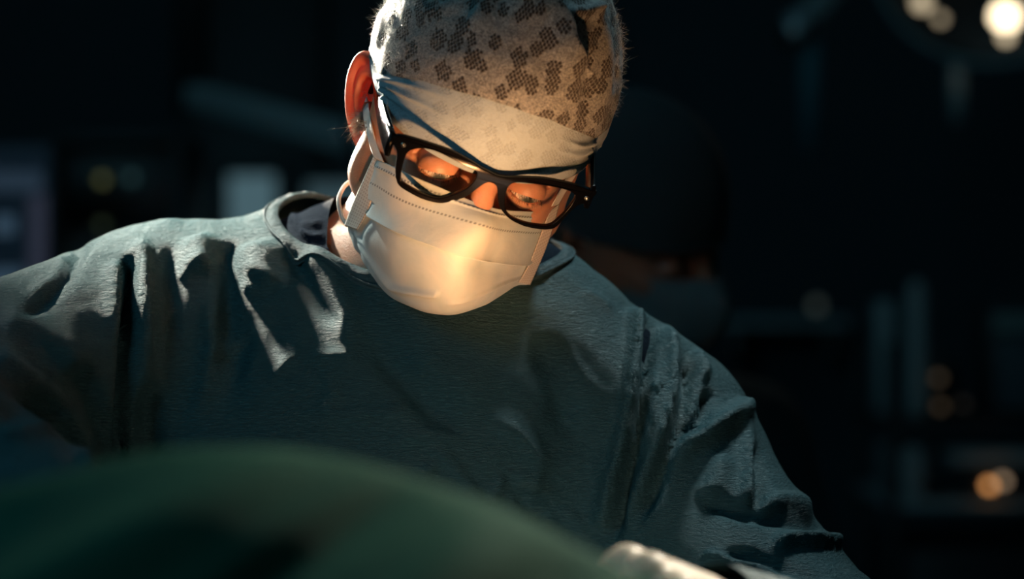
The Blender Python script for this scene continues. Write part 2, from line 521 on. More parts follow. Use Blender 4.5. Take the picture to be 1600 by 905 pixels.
def mask_mat():
    """UV: x across, y down the mask, metres from its top edge"""
    t = NT('mask_fabric'); uv = t.new('ShaderNodeUVMap').outputs[0]; ob = t.coord()
    sp = t.new('ShaderNodeSeparateXYZ'); t.link(uv, sp.inputs[0]); u, v = sp.outputs[0], sp.outputs[1]
    cloud = t.noise(ob, 28, 4, 0.6, 0.4); fine = t.noise(t.coord(scale=(1, 1, 4)), 500, 4, 0.6, 1.0)
    def row(v0):
        a = t.math('LESS_THAN', t.math('ABSOLUTE', t.math('SUBTRACT', v, v0)), 0.0007)
        f = t.math('FRACT', t.math('MULTIPLY', u, 1 / 0.0031))
        return t.math('MULTIPLY', a, t.math('LESS_THAN', f, 0.55))
    dots = t.math('MAXIMUM', row(0.0045), row(0.0165))
    base = t.mix(t.ramp(cloud, 0.35, 0.68), rgb(0.44, 0.56, 0.60), rgb(0.60, 0.66, 0.66))
    col = t.mix(t.math('MULTIPLY', dots, 0.75), base, rgb(0.10, 0.13, 0.15))
    b = t.bump(fine, 0.3, 0.0006); b = t.bump(cloud, 0.25, 0.004, b); b = t.bump(t.math('MULTIPLY', dots, -1.0), 0.5, 0.0008, b)
    t.set(Base_Color=col, Roughness=0.72, Normal=b, Sheen_Weight=0.15)
    return t.m
M['mask'] = mask_mat()

def strip_mat():
    t = NT('mask_edge_tape'); uv = t.new('ShaderNodeUVMap').outputs[0]
    f = t.vmath('MODULO', t.vmath('MULTIPLY', uv, (1 / 0.0021, 1 / 0.0028, 0)), (1, 1, 1))
    l = t.vmath('LENGTH', t.vmath('SUBTRACT', f, (0.5, 0.5, 0.5 - 0.5)))
    d = t.math('LESS_THAN', l, 0.30)
    n = t.noise(t.coord(), 500, 3)
    b = t.bump(t.math('MULTIPLY', d, -1.0), 0.6, 0.0008); b = t.bump(n, 0.2, 0.0005, b)
    t.set(Base_Color=t.mix(t.math('MULTIPLY', d, 0.45), rgb(0.74, 0.70, 0.64), rgb(0.36, 0.26, 0.20)), Roughness=0.7, Normal=b)
    return t.m
M['strip'] = strip_mat()
M['loop'] = plain('white_elastic', (0.78, 0.76, 0.72), 0.75, 0, 0.0004, 700)

def glove_mat():
    t = NT('latex_glove'); v = t.coord(); n = t.noise(v, 60, 5, 0.6, 0.8); n2 = t.noise(v, 260, 3)
    b = t.bump(n, 0.35, 0.004); b = t.bump(n2, 0.2, 0.0008, b)
    t.set(Base_Color=t.mix(n, rgb(0.66, 0.55, 0.43), rgb(0.76, 0.67, 0.56)), Roughness=0.38, Normal=b, Subsurface_Weight=0.15, Subsurface_Scale=0.004)
    return t.m
M['glove'] = glove_mat()

# ------------------------------------------------------------------ the room
def slab(name, c, s, m): return struct(add(name, *box(c, s), m, smooth=False))
RX, RY0, RY1, RZ = 3.0, -3.2, 3.7, 2.95
slab('floor', (0, 0.25, -0.05), (2 * RX + 0.2, RY1 - RY0 + 0.2, 0.1), M['floor'])
slab('ceiling', (0, 0.25, RZ + 0.05), (2 * RX + 0.2, RY1 - RY0 + 0.2, 0.1), M['ceiling'])
slab('wall_back', (0, RY1 + 0.05, RZ / 2), (2 * RX, 0.1, RZ), M['wall'])
slab('wall_front', (0, RY0 - 0.05, RZ / 2), (2 * RX, 0.1, RZ), M['wall'])
slab('wall_left', (-RX - 0.05, 0.25, RZ / 2), (0.1, RY1 - RY0 + 0.2, RZ), M['wall'])
slab('wall_right', (RX + 0.05, 0.25, RZ / 2), (0.1, RY1 - RY0 + 0.2, RZ), M['wall'])
slab('baseboard_back', (0, RY1 - 0.012, 0.06), (2 * RX, 0.024, 0.12), M['dark_shell'])

# ------------------------------------------------------------------ heads (head space: x to the picture's right, y backwards, z up, origin at the bridge of the glasses)
def pose(pitch, yaw, roll):
    p, y, r = (math.radians(a) for a in (pitch, yaw, roll))
    cx, sx, cy, sy, cr, sr = math.cos(p), math.sin(p), math.cos(y), math.sin(y), math.cos(r), math.sin(r)
    Rx = np.array([[1, 0, 0], [0, cx, -sx], [0, sx, cx]])
    Rz = np.array([[cy, -sy, 0], [sy, cy, 0], [0, 0, 1]])
    Ry = np.array([[cr, 0, sr], [0, 1, 0], [-sr, 0, cr]])
    return Ry @ Rx @ Rz

HM = pose(26, 13.5, 20.3); HT = W(763, 287, 0.0)
def h2w(P): return np.asarray(P) @ HM.T + HT
def w2h(P): return (np.asarray(P) - HT) @ HM
def HL(px, py, yl):
    """head-space point with depth yl seen at px, py"""
    d = np.array([(px - 800.0) / FPX, 1.0, -(py - 452.5) / FPX])
    o = w2h(CAM); dl = d @ HM
    return o + dl * (yl - o[1]) / dl[1]
EYES = [np.array([s * 0.0315, 0.0265, -0.008]) for s in (-1, 1)]

def head_sdf(P, neck=None):
    A = np.abs(P[:, 0]); Q = np.stack([A, P[:, 1], P[:, 2]], 1)
    d = ell_d(P, (0, .105, .035), (.076, .096, .094))
    d = smin(d, ell_d(P, (-.001, .072, -.032), (.060, .056, .074)), .03)
    J = np.stack([np.abs(P[:, 0] + .0025), P[:, 1], P[:, 2]], 1)
    d = smin(d, cone_d(J, (.056, .084, -.052), (.013, .028, -.086), .017, .013), .022)
    d = smin(d, cone_d(J, (.060, .082, .0), (.056, .084, -.052), .014, .017), .02)
    d = smin(d, cone_d(Q + np.array([.004, 0, 0], np.float32) * (P[:, :1] > 0), (.042, .041, -.028), (.056, .072, -.018), .014, .012), .018)
    d = smin(d, cone_d(Q, (.010, .021, .013), (.042, .036, .012), .009, .009), .012)
    e = Q - EYES[1].astype(np.float32)
    d = smax(d, -(np.linalg.norm(e * np.array([0.8, 1, 1.0], np.float32) + np.array([0, .012, 0], np.float32), axis=1) - .0145), .012)
    d = smin(d, cone_d(P, (0, .012, .006), (0, -.005, -.032), .0075, .0095), .010)
    d = smin(d, cone_d(Q, (.011, -.001, -.036), (.012, .004, -.036), .007, .006), .006)
    d = smin(d, ell_d(P, (0, .018, -.062), (.022, .009, .010)), .010)
    d = smin(d, np.linalg.norm(e, axis=1) - .0144, .0035)
    zc = -.0022 - 0.06 * (e[:, 0]) ; hz = .0027 * np.clip(1 - (e[:, 0] / .0138) ** 2, 0, 1) - .0002
    slit = np.maximum(np.abs(e[:, 2] - zc) - hz, e[:, 1] + .004)
    d = smax(d, -slit, .0007)
    d = np.minimum(d, np.linalg.norm(e, axis=1) - .0116)
    bag = np.exp(-((np.linalg.norm(e[:, [0, 2]] * np.array([.75, 1], np.float32), axis=1) - .0155) / .0022) ** 2) * (e[:, 2] < -.002)
    d = d + .0007 * bag
    crease = np.exp(-((np.linalg.norm(e[:, [0, 2]] * np.array([.72, 1], np.float32), axis=1) - .0115) / .0012) ** 2) * (e[:, 2] > .001)
    d = d + .0012 * crease
    if neck is not None: d = smin(d, cone_d(P, (0, .118, -.055), neck, .056, .060), .03)
    return d

def ear_mesh(s):
    """outer ear, s = -1 for the ear at the picture's left"""
    u = np.array([s * 0.10, .16, .985]); u /= np.linalg.norm(u)
    w = np.array([s * (.66 if s < 0 else .30), .75, 0]); w -= u * (u @ w); w /= np.linalg.norm(w)
    n = np.cross(u, w) * -s; n = n if n[1] < 0 else -n
    c0 = np.array([s * .0815 if s < 0 else .074, .101, -.010])
    out = spline_closed([(-.008, .022), (-.003, .031), (.007, .0345), (.0165, .029), (.0205, .015), (.0192, 0), (.0145, -.014),
                         (.0085, -.025), (.001, -.0325), (-.0065, -.031), (-.0095, -.021), (-.0105, -.006), (-.0105, .010)], 72)
    cc = np.array([.001, .001])
    prof = [(0.02, -.012), (.2, -.0118), (.36, -.0105), (.47, -.006), (.55, -.0015), (.62, -.001), (.72, -.0042), (.82, -.004), (.88, -.0008),
            (.94, .0014), (1.0, .0008), (1.04, -.0012), (1.03, -.0035), (.97, -.0055), (.88, -.0075), (.7, -.0095), (.5, -.014), (.3, -.017), (.02, -.018)]
    V = []
    lobe = np.clip((-.012 - out[:, 1]) / .014, 0, 1)
    for sc, dp in prof:
        p = cc + sc * (out - cc)
        dd = dp * (1 - lobe) + (lobe) * (np.where(sc <= 1.02 and dp > -.0035 or sc < .5 and dp > -.0125, -.001, -.006))
        V.append(c0 + p[:, :1] * w + p[:, 1:] * u + dd[:, None] * n)
    V = np.concatenate(V); F = grid_faces(len(prof), 72, True)
    if s > 0: F = F[:, ::-1]
    return V, F

def head_mesh(neck, nphi=480, fine=150, coarse=80):
    th = np.concatenate([np.linspace(0.0003, math.radians(52), fine, endpoint=False), np.linspace(math.radians(52), math.pi - .004, coarse)])
    ph = np.arange(nphi) * 2 * math.pi / nphi
    T, Pp = np.meshgrid(th, ph, indexing='ij')
    D = np.stack([np.sin(T) * np.cos(Pp), -np.cos(T), np.sin(T) * np.sin(Pp)], -1).reshape(-1, 3).astype(np.float32)
    c = np.array([0, .092, -.004], np.float32)
    r = np.full(len(D), .205, np.float32)
    for _ in range(34):
        r -= head_sdf(c + D * r[:, None], neck) * .85
    return c + D * r[:, None], grid_faces(len(th), nphi, True)

def make_body(name, parent, M_, T_, neckbase, nphi, fine, coarse):
    nb = (np.asarray(neckbase) - T_) @ M_
    nk = np.array([0, .118, -.055]) ; nk = nk + (nb - nk) * min(1.0, .085 / np.linalg.norm(nb - nk))
    hv, hf = head_mesh(nk.astype(np.float32), nphi, fine, coarse)
    parts = [(hv, hf)]
    for s in (-1, 1): parts.append(ear_mesh(s))
    P = np.array([(0, .112, -.04), nk, nk + (nb - nk) * .6, nb, nb + np.array([0, .02, -.05])])
    tv, tf = tube(spline(P, 24), np.linspace(.058, .080, 24), 48)
    Vs, Fs, mi, n = [], [], [], 0
    for (v, f), m in zip(parts + [(tv, tf)], (0, 1, 1, 0)):
        Vs.append(np.asarray(v)); Fs += [[int(i) + n for i in q] for q in f]; mi += [m] * len(f); n += len(v)
    V = np.concatenate(Vs) @ M_.T + T_
    o = add(name, V, Fs, M['skin'], parent)
    o.data.materials.append(M['ear'])
    o.data.polygons.foreach_set('material_index', np.array(mi, dtype=np.int32)); o.data.update()
    return o

def hairs(name, roots, dirs, lens, rad, bend, mat, parent, segs=4, seed=1):
    """tapering strands joined into one mesh"""
    rg = np.random.default_rng(seed); parts = []; n = 0; Vs = []; Fs = []
    for p, d, L in zip(roots, dirs, lens):
        d = d / np.linalg.norm(d); t = np.linspace(0, 1, segs + 1)
        b = rg.normal(0, bend, 3)
        P = p + d * (t * L)[:, None] + (b * L)[None] * (t ** 2)[:, None]
        v, f = tube(P, rad * (1 - .85 * t), 3, caps=False)
        Vs.append(v); Fs.append(np.array(f) + n); n += len(v)
    return add(name, np.concatenate(Vs), np.concatenate(Fs), mat, parent)

def stroke_disp(V, N, strokes, facing=True):
    """raise or sink folds along drawn lines; each stroke: pts, widths left/right (pixels), height (m)"""
    px, py = PX(V); P = np.stack([px, py], 1)
    front = np.clip(-N[:, 1] * 4 + .6, 0, 1) if facing else np.ones(len(V))
    out = np.zeros(len(V))
    for st in strokes:
        pts, wl, wr, h = st[:4]
        pts = spline(pts, max(8, 5 * len(pts))) if len(pts) > 2 else np.asarray(pts, float)
        lo = pts.min(0) - 3 * max(wl, wr); hi = pts.max(0) + 3 * max(wl, wr)
        sel = np.where((P > lo).all(1) & (P < hi).all(1))[0]
        if not len(sel): continue
        Q = P[sel]; best = np.full(len(sel), 1e9); sd = np.zeros(len(sel)); tt = np.zeros(len(sel))
        n = len(pts) - 1
        for i in range(n):
            a, b = pts[i], pts[i + 1]; ab = b - a; L2 = ab @ ab + 1e-9
            t = np.clip((Q - a) @ ab / L2, 0, 1); dv = Q - a - t[:, None] * ab; d = np.hypot(dv[:, 0], dv[:, 1])
            m = d < best; best[m] = d[m]; tt[m] = (i + t[m]) / n
            cr = ab[0] * (Q[:, 1] - a[1]) - ab[1] * (Q[:, 0] - a[0]); sd[m] = np.sign(cr[m]) * d[m]
        w = np.where(sd > 0, wl, wr)      # positive side: left of travel when y points down is the right-hand side in the picture
        tp0, tp1 = (st[4] if len(st) > 4 else (.25, .25))
        taper = np.clip(tt / max(tp0, 1e-3), 0, 1) * np.clip((1 - tt) / max(tp1, 1e-3), 0, 1)
        taper = taper * taper * (3 - 2 * taper) if tp0 > 0 else taper
        out[sel] += h * np.exp(-(sd / w) ** 2) * taper * front[sel]
    return V + N * out[:, None]

# ------------------------------------------------------------------ the surgeon
NECK = np.array([-.082, .162, 1.405])
surgeon = thing('person', 'surgeon in dark teal gown, lace cap, black glasses and pleated mask, head bowed', 'person', (-.15, .20, 0))
body = make_body('body', surgeon, HM, HT, NECK, 480, 150, 80)

body_bvh = BVHTree.FromPolygons([v.co for v in body.data.vertices], [list(p.vertices) for p in body.data.polygons])
def skin_at(px, py, lift=0.0, fallback=.08):
    d = Vector(((px - 800.0) / FPX, 1.0, -(py - 452.5) / FPX)).normalized()
    h = body_bvh.ray_cast(Vector(CAM), d)
    if h[0] is None or h[0].y > .25: return HL(px, py, fallback)
    n = h[1] if h[1].dot(d) < 0 else -h[1]
    return w2h(np.array(h[0] + n * lift))
for e in EYES:
    # eyeball, polar axis along a lowered gaze
    g = np.array([0.12, -math.cos(math.radians(24)), -math.sin(math.radians(24))]); g /= np.linalg.norm(g)
    T, N, B = frames(np.array([[0, 0, 0], g, 2 * g]))
    th = np.linspace(.001, math.pi - .001, 40); V = []; U = []
    for a in th:
        r = .0123 + (.0009 * max(0, math.cos(min(a / .55, 1.57))))
        ph = np.arange(36) * 2 * math.pi / 36
        V.append(e + r * (math.cos(a) * g + math.sin(a) * (np.cos(ph)[:, None] * N[0] + np.sin(ph)[:, None] * B[0])))
        U.append(np.c_[np.full(36, a * .0123), np.zeros(36)])
    add('eye', h2w(np.concatenate(V)), grid_faces(40, 36, True)[:, ::-1], M['eye'], surgeon, uv=np.concatenate(U))

# lashes and brows
rg = np.random.default_rng(5)
for e, s in zip(EYES, (-1, 1)):
    R_, D_, L_ = [], [], []
    for i in range(54):
        x = rg.uniform(-.0125, .0125); up = i % 3 != 0
        z = -.0022 - .06 * x * s + (1 if up else -1) * .0027 * (1 - (x / .0138) ** 2)
        y = -math.sqrt(max(.0143 ** 2 - x * x - z * z, 1e-8))
        R_.append(e + [x, y, z]); D_.append(np.array([x * 25, -1.0, -.25 if up else -.55])); L_.append(rg.uniform(.005, .0085) if up else rg.uniform(.003, .0045))
    hairs('eyelashes', h2w(R_), np.array(D_) @ HM.T, L_, .00018, .25, M['dark_hair'], surgeon, seed=2)['kind'] = 'stuff'
    R_, D_, L_ = [], [], []
    for i in range(170):
        t = rg.uniform(0, 1); x = s * (.014 + .036 * t); z = .010 + .006 * math.sin(t * 2.4) + rg.normal(0, .0018)
        R_.append([x, .0120 + .020 * t * t, z - .001]); D_.append([s * 1.0, -.05 + .3 * t, .35 - .7 * t]); L_.append(rg.uniform(.005, .008))
    hairs('eyebrow', h2w(R_), np.array(D_) @ HM.T, L_, .00016, .10, M['dark_hair'], surgeon, seed=3)['kind'] = 'stuff'
# sideburn: pale tuft in front of the ear at the picture's left
R_, D_, L_ = [], [], []
for i in range(240):
    a, b = rg.uniform(-1, 1), rg.uniform(-1, 1)
    p = skin_at(567 + 7 * a, 188 + 15 * b, -.0005, .088)
    R_.append(p); D_.append([-.6 + rg.normal(0, .35), -.5 + rg.normal(0, .3), -.7 + rg.normal(0, .4)]); L_.append(rg.uniform(.005, .012))
for i in range(9):
    R_.append(skin_at(572, 148 + 12 * rg.uniform(-1, 1), 0, .088)); D_.append([-.45, -.8 + rg.normal(0, .3), .1 + rg.normal(0, .4)]); L_.append(rg.uniform(.008, .014))
o = hairs('sideburn', h2w(R_), np.array(D_) @ HM.T, L_, .00020, .35, M['hair'], surgeon, seed=4); o['kind'] = 'stuff'
o['label'] = 'tuft of pale grey hair before the ear'
# ------------------------------------------------------------------ cap
CC, CR = np.array([0, .108, .036]), np.array([.088, .108, .104])
def ray_cap(px, py, k=1.0):
    d = np.array([(px - 800.0) / FPX, 1.0, -(py - 452.5) / FPX]) @ HM
    o = (w2h(CAM) - CC) / (CR * k); q = d / (CR * k)
    a, b, c = q @ q, o @ q, o @ o - 1
    D = b * b - a * c
    s = (-b - math.sqrt(max(D, 0))) / a
    return w2h(CAM) + d * s
seam = np.array([ray_cap(*p) for p in [(588, 117), (620, 119), (660, 126), (700, 138), (750, 151), (800, 167), (860, 187), (905, 206), (928, 216)]])
sa = np.arctan2(seam[:, 0] - CC[0], -(seam[:, 1] - CC[1]) * CR[0] / CR[1])
def seam_z(a):
    return np.interp(a, sa, seam[:, 2], left=seam[0, 2], right=seam[-1, 2])
def cap_low(a):
    """height of the cap's lower edge by azimuth, 0 at the brow"""
    return .0015 + .010 * np.clip((np.abs(a) - .8) / .7, 0, 1) ** 2 * (a < 0) + .004 * np.sin(np.abs(a)) ** 2 - .05 * np.clip((np.abs(a) - 1.9) / 1.2, 0, 1)
na, nb_ = 560, 260
az = (np.arange(na) / na - .5) * 2 * math.pi
frontw = np.clip((1.75 - np.abs(az)) / .25, 0, 1)
zlow = np.where(np.abs(az) < 1.9, seam_z(az), 0) * frontw + cap_low(az) * (1 - frontw)
b0 = np.arcsin(np.clip((zlow - CC[2]) / CR[2], -1, 1))
V, U = [], []
for k in range(nb_):
    t = k / (nb_ - 1); be = b0 + (math.pi / 2 - .002 - b0) * t
    V.append(np.stack([CC[0] + CR[0] * np.cos(be) * np.sin(az), CC[1] - CR[1] * np.cos(be) * np.cos(az), CC[2] + CR[2] * np.sin(be)], 1))
    U.append(np.stack([az * .095 * np.cos(be * .6) + .0, be * .103], 1))
V = h2w(np.concatenate(V)); U = np.concatenate(U)
F = grid_faces(nb_, na, True)[:, ::-1]
# drop the stretched seam column of the unwrapped coordinates at the back (hidden from sight)
N = vnormals(V, F); N *= np.sign(((V - h2w(CC)) * N).sum(1))[:, None]
fz = np.array([noise.noise(Vector(p * 38)) for p in V]); fz2 = np.array([noise.noise(Vector(p * 90 + 7)) for p in V])
V = V + N * (.0010 * fz + .0006 * fz2)[:, None]
cap_strokes = [
    ([(745, -30), (752, 8), (738, 34), (724, 62)], 9, 20, .0040, (.05, .5)),
    ([(790, -20), (840, 2), (868, 14), (884, 40), (890, 66), (912, 100), (936, 128)], 26, 5, .0105, (.1, .3)),
    ([(896, -10), (930, 20), (945, 60), (950, 110), (938, 165), (922, 210)], 12, 12, .0035, (.1, .2)),
    ([(880, 22), (910, 22), (940, 12)], 8, 12, .0075, (.2, .2)),
    ([(925, 70), (918, 110), (920, 150), (908, 190)], 11, 8, -.0035, (.3, .3)),
    ([(953, 20), (962, 60), (962, 110), (955, 150)], 5, 6, -.0030, (.2, .2)),
    ([(606, 8), (592, 40), (584, 80)], 9, 9, .002, (.3, .3)),
    ([(640, 20), (690, 10), (730, 0)], 12, 10, .0022, (.3, .3)),
    ([(640, 100), (720, 85), (800, 96), (870, 130)], 20, 16, .0015, (.3, .3)),
]
V = stroke_disp(V, N, cap_strokes)
cap = add('surgical_cap', V, F, M['cap'], surgeon, uv=U)
# band: the plain front of the cap, from under the seam to the brow
nba, nbb = 420, 90
az2 = np.linspace(-1.72, 1.72, nba)
zs = np.where(True, seam_z(az2), 0) + .004
bs = np.arcsin((zs - CC[2]) / CR[2])
top = np.stack([CC[0] + CR[0] * .985 * np.cos(bs) * np.sin(az2), CC[1] - CR[1] * .985 * np.cos(bs) * np.cos(az2), zs], 1)
zl = cap_low(az2)
low = np.stack([.0815 * np.sin(az2), .106 - .1005 * np.cos(az2), zl], 1)
t = np.linspace(0, 1, nbb)[:, None, None]
mid = (top + low) / 2 + np.stack([.0035 * np.sin(az2), -.0035 * np.cos(az2), 0 * az2], 1)
G = top[None] * (1 - t) ** 2 + 2 * t * (1 - t) * (2 * mid - .5 * top - .5 * low)[None] + low[None] * t ** 2
Ub = np.stack([np.tile(az2 * .095, (nbb, 1)), np.tile(np.linspace(0, .06, nbb)[:, None], (1, nba))], -1).reshape(-1, 2)
V = h2w(G.reshape(-1, 3)); F = grid_faces(nbb, nba)
N = vnormals(V, F); sg = np.sign(((V - h2w(CC)) * N).sum(1)); N *= sg[:, None]
if sg.sum() < 0: F = F[:, ::-1]
band_strokes = [
    ([(588, 124), (620, 128), (662, 140), (710, 158)], 3.5, 5, .0022, (.05, .6)),
    ([(592, 130), (625, 145), (665, 165), (710, 190)], 3.5, 5, .0024, (.05, .6)),
    ([(592, 138), (620, 158), (650, 182)], 3.5, 5, .0022, (.05, .6)),
    ([(596, 150), (616, 176), (640, 206)], 4, 6, .0024, (.05, .5)),
    ([(600, 165), (612, 190), (622, 206)], 4, 4, .0018, (.05, .5)),
    ([(640, 150), (700, 178), (740, 215)], 16, 16, -.0012, (.3, .3)),
    ([(930, 222), (905, 226), (875, 216)], 3.5, 5, .0030, (.05, .6)),
    ([(926, 234), (900, 240), (870, 234)], 4, 5, .0026, (.05, .6)),
    ([(922, 246), (890, 256), (850, 270), (820, 272)], 4, 7, .0028, (.05, .5)),
    ([(918, 258), (895, 268), (868, 278)], 4, 5, .0018, (.05, .5)),
]
V = stroke_disp(V, N, band_strokes)
fz = np.array([noise.noise(Vector(p * 60)) for p in V]); V = V + N * (.0007 * fz)[:, None]
o = add('cap_band', V, F, M['band'], cap, uv=Ub); o['label'] = 'smooth pale blue front panel'
# knotted gather where the band is tied, picture's right
g0 = HL(928, 222, .095)
V_, F_ = tube(h2w(spline([g0 + [-.004, -.006, .004], g0 + [.001, 0, 0], g0 + [.002, .012, -.004], g0 + [0, .03, -.006]], 14)), .0055 * np.sin(np.linspace(.5, 2.6, 14)), 12)
add('cap_tie', V_, F_, M['band'], cap, uv=np.zeros((len(V_), 2)))
# loose fibres standing off the non-woven cap
rg = np.random.default_rng(9)
R_, D_, L_ = [], [], []
for i in range(5200):
    a = rg.uniform(-1.95, 1.95) if i % 2 else rg.uniform(-1.9, -.75)
    be = rg.uniform(.02, 1.1)
    n = np.array([np.cos(be) * np.sin(a) / CR[0], -np.cos(be) * np.cos(a) / CR[1], np.sin(be) / CR[2]]); n /= np.linalg.norm(n)
    p = CC + CR * np.array([np.cos(be) * np.sin(a), -np.cos(be) * np.cos(a), np.sin(be)])
    if p[2] < seam_z(np.array([a]))[0]: continue
    tang = np.cross(n, rg.normal(0, 1, 3)); tang /= np.linalg.norm(tang)
    R_.append(p); D_.append(tang + n * rg.uniform(.15, .7)); L_.append(rg.uniform(.002, .006))
o = hairs('cap_fuzz', h2w(R_), np.array(D_) @ HM.T, L_, .00010, .5, M['fibre'], surgeon, segs=3, seed=6); o['kind'] = 'stuff'

# ------------------------------------------------------------------ glasses
def gl(px, py):
    """point on the slightly wrapped front of the glasses"""
    p = HL(px, py, 0.0)
    for _ in range(3): p = HL(px, py, 1.5 * p[0] ** 2)
    return p
c1 = lambda pts: [(600 + x / 6.961, 200 + y / 6.961) for x, y in pts]
c2 = lambda pts: [(760 + x / 6.467, 230 + y / 6.467) for x, y in pts]
outer = c1([(62, 120), (132, 255), (116, 450), (126, 560), (172, 640), (330, 735), (450, 785), (590, 815), (700, 808), (770, 790), (900, 735), (1000, 660), (1090, 600), (1150, 592), (1208, 625)]) \
    + c2([(103, 440), (112, 560), (155, 650), (235, 730), (350, 788), (450, 815), (560, 830), (640, 826), (690, 806), (745, 755), (850, 640), (925, 582), (1015, 562), (1052, 520), (1104, 455)]) \
    + c2([(1040, 432), (960, 405), (830, 368), (600, 322), (400, 308), (220, 305), (110, 290), (0, 238)]) + c1([(1060, 440), (940, 362), (740, 258), (520, 182), (330, 122), (160, 82)])
holeL = c1([(300, 236), (380, 222), (480, 230), (600, 270), (750, 345), (900, 420), (975, 458), (1002, 490), (985, 550), (930, 620), (850, 680), (700, 740), (600, 760), (520, 753), (400, 713), (260, 638), (195, 590), (177, 530), (190, 430), (225, 310), (255, 260)])
holeR = c2([(270, 360), (235, 375), (205, 410), (185, 480), (177, 560), (187, 640), (232, 700), (330, 750), (430, 779), (560, 794), (640, 784), (720, 720), (800, 640), (860, 560), (886, 500), (875, 472), (830, 442), (740, 415), (600, 388), (450, 367), (340, 357)])
def loc2(pts, n):
    P = np.array([gl(*p) for p in pts]); return spline_closed(P[:, [0, 2]], n)
O2, HL2, HR2 = loc2(outer, 240), loc2(holeL, 96), loc2(holeR, 96)
cu = bpy.data.curves.new('tmp', 'CURVE'); cu.dimensions = '2D'; cu.fill_mode = 'BOTH'
for pts in (O2, HL2, HR2):
    s = cu.splines.new('POLY'); s.points.add(len(pts) - 1); s.use_cyclic_u = True
    for q, p in zip(s.points, pts): q.co = (p[0] * 100, p[1] * 100, 0, 1)
cu.extrude = .16; cu.bevel_depth = .055; cu.bevel_resolution = 3; cu.offset = -.05
oc = bpy.data.objects.new('tmp', cu); COL.objects.link(oc)
dg = bpy.context.evaluated_depsgraph_get(); me = bpy.data.meshes.new_from_object(oc.evaluated_get(dg))
V = np.empty(len(me.vertices) * 3, np.float32); me.vertices.foreach_get('co', V); V = V.reshape(-1, 3) / 100.0
Fl = [list(p.vertices) for p in me.polygons]
bpy.data.objects.remove(oc)
FRAME_Y = lambda x: 1.5 * x ** 2
V = np.stack([V[:, 0], FRAME_Y(V[:, 0]) - .0012 - V[:, 2], V[:, 1] + .0014], 1)
glasses = add('eyeglasses', h2w(V), Fl, M['black_acetate'], surgeon, smooth=False)
glasses['label'] = 'thick black framed glasses'
glasses.data.polygons.foreach_set('use_smooth', np.array([len(f) == 4 for f in Fl])); glasses.data.update()
for H2 in (HL2, HR2):
    c = H2.mean(0); V = []
    for k in (0.02, .25, .5, .75, 1.01):
        p = c + (H2 - c) * k
        V.append(np.stack([p[:, 0], FRAME_Y(p[:, 0]) - .0012, p[:, 1] + .0014], 1))
    V = np.concatenate(V)
    add('lens', h2w(V), grid_faces(5, 96, True), M['lens'], glasses)
for s in (-1, 1):
    # temple arm: flat bar from the hinge to over the ear
    P = np.array([(s * .0705, .0050, .0069), (s * .0735, .030, .0069), (s * .0765, .060, .0085), (s * .0785, .088, .0110), (s * .0785, .103, .008), (s * .0775, .118, -.010)])
    hgt = [.0170, .0150, .0125, .0100, .0085, .0060]
    C = spline(np.c_[P, hgt], 40); V = []
    for x, y, z, h in C:
        w_ = .0020
        for dx, dz in ((-1, -.8), (-1, .8), (-.7, 1), (.7, 1), (1, .8), (1, -.8), (.7, -1), (-.7, -1)):
            V.append((x + dx * w_, y, z + dz * h / 2))
    Fq = grid_faces(40, 8, True).tolist() + [[7, 6, 5, 4, 3, 2, 1, 0], [312 + i for i in range(8)]]
    tm = add('temple_arm', h2w(np.array(V)), Fq, M['black_satin'], glasses)
    if s < 0:
        # bright metal line inlaid on the upper edge of the arm
        for off in (-.0012, .0012):
            Q = np.array([(x + off, y, z + h / 2 + .0002) for x, y, z, h in C[3:27]])
            v, f = tube(h2w(Q), .00042, 6); add('metal_inlay', v, f, M['metal_pin'], glasses)
for px, py in ((629, 226), (915, 309)):
    p = gl(px, py); yv = np.array([0, 1.0, 0])
    Rz = np.array([[1, 0, 0], [0, 0, 1], [0, -1, 0]]).T
    v, f = lathe([(.0019, 0), (.0019, .0022), (.0015, .0028), (.0011, .0026), (.0009, .0031), (.0001, .0032)], (0, 0, 0), 20)
    v = np.stack([v[:, 0], -v[:, 2], v[:, 1]], 1) + p + [0, -.0016, .0014]
    add('rivet', h2w(v), [q[::-1] for q in f], M['metal_pin'], glasses)

# ------------------------------------------------------------------ mask
mk = [  # rows from the top edge to under the chin: (px, py, depth in head space)
 [(588, 249, .058), (600, 254, .041), (650, 277, .013), (752, 319, -.004), (800, 329, .010), (855, 330, .037), (871, 322, .048)],
 [(571, 284, .060), (588, 294, .043), (640, 322, .011), (741, 352, -.018), (792, 364, .003), (842, 366, .034), (860, 357, .046)],
 [(556, 317, .062), (575, 335, .048), (624, 363, .010), (716, 396, -.023), (766, 408, .000), (824, 411, .033), (847, 395, .045)],
 [(543, 350, .066), (561, 366, .052), (616, 412, .014), (706, 446, -.017), (764, 443, .004), (813, 432, .036), (833, 428, .046)],
 [(546, 368, .072), (560, 398, .060), (612, 464, .026), (694, 491, -.001), (758, 476, .014), (803, 449, .041), (824, 445, .048)],
 [(552, 366, .088), (570, 396, .080), (622, 452, .052), (696, 474, .026), (752, 460, .036), (796, 440, .056), (818, 436, .060)],
]
G0 = np.array([[HL(*p) for p in r] for r in mk])
nv, nu = 150, 150
G = ngrid(G0, nv, nu)
vv = np.linspace(0, 5, nv); uu = np.linspace(0, 6, nu)
gN = np.cross(np.gradient(G, axis=0), np.gradient(G, axis=1)); gN /= np.linalg.norm(gN, axis=2)[..., None]
if (gN[:, :, 1].mean() > 0): gN = -gN; FLIP = True
else: FLIP = False
U2, V2 = np.meshgrid(uu, vv)
side = np.clip(np.minimum(U2 - .7, 5.3 - U2) / .4, 0, 1)
def step(x, w): return 1 / (1 + np.exp(-x / w))
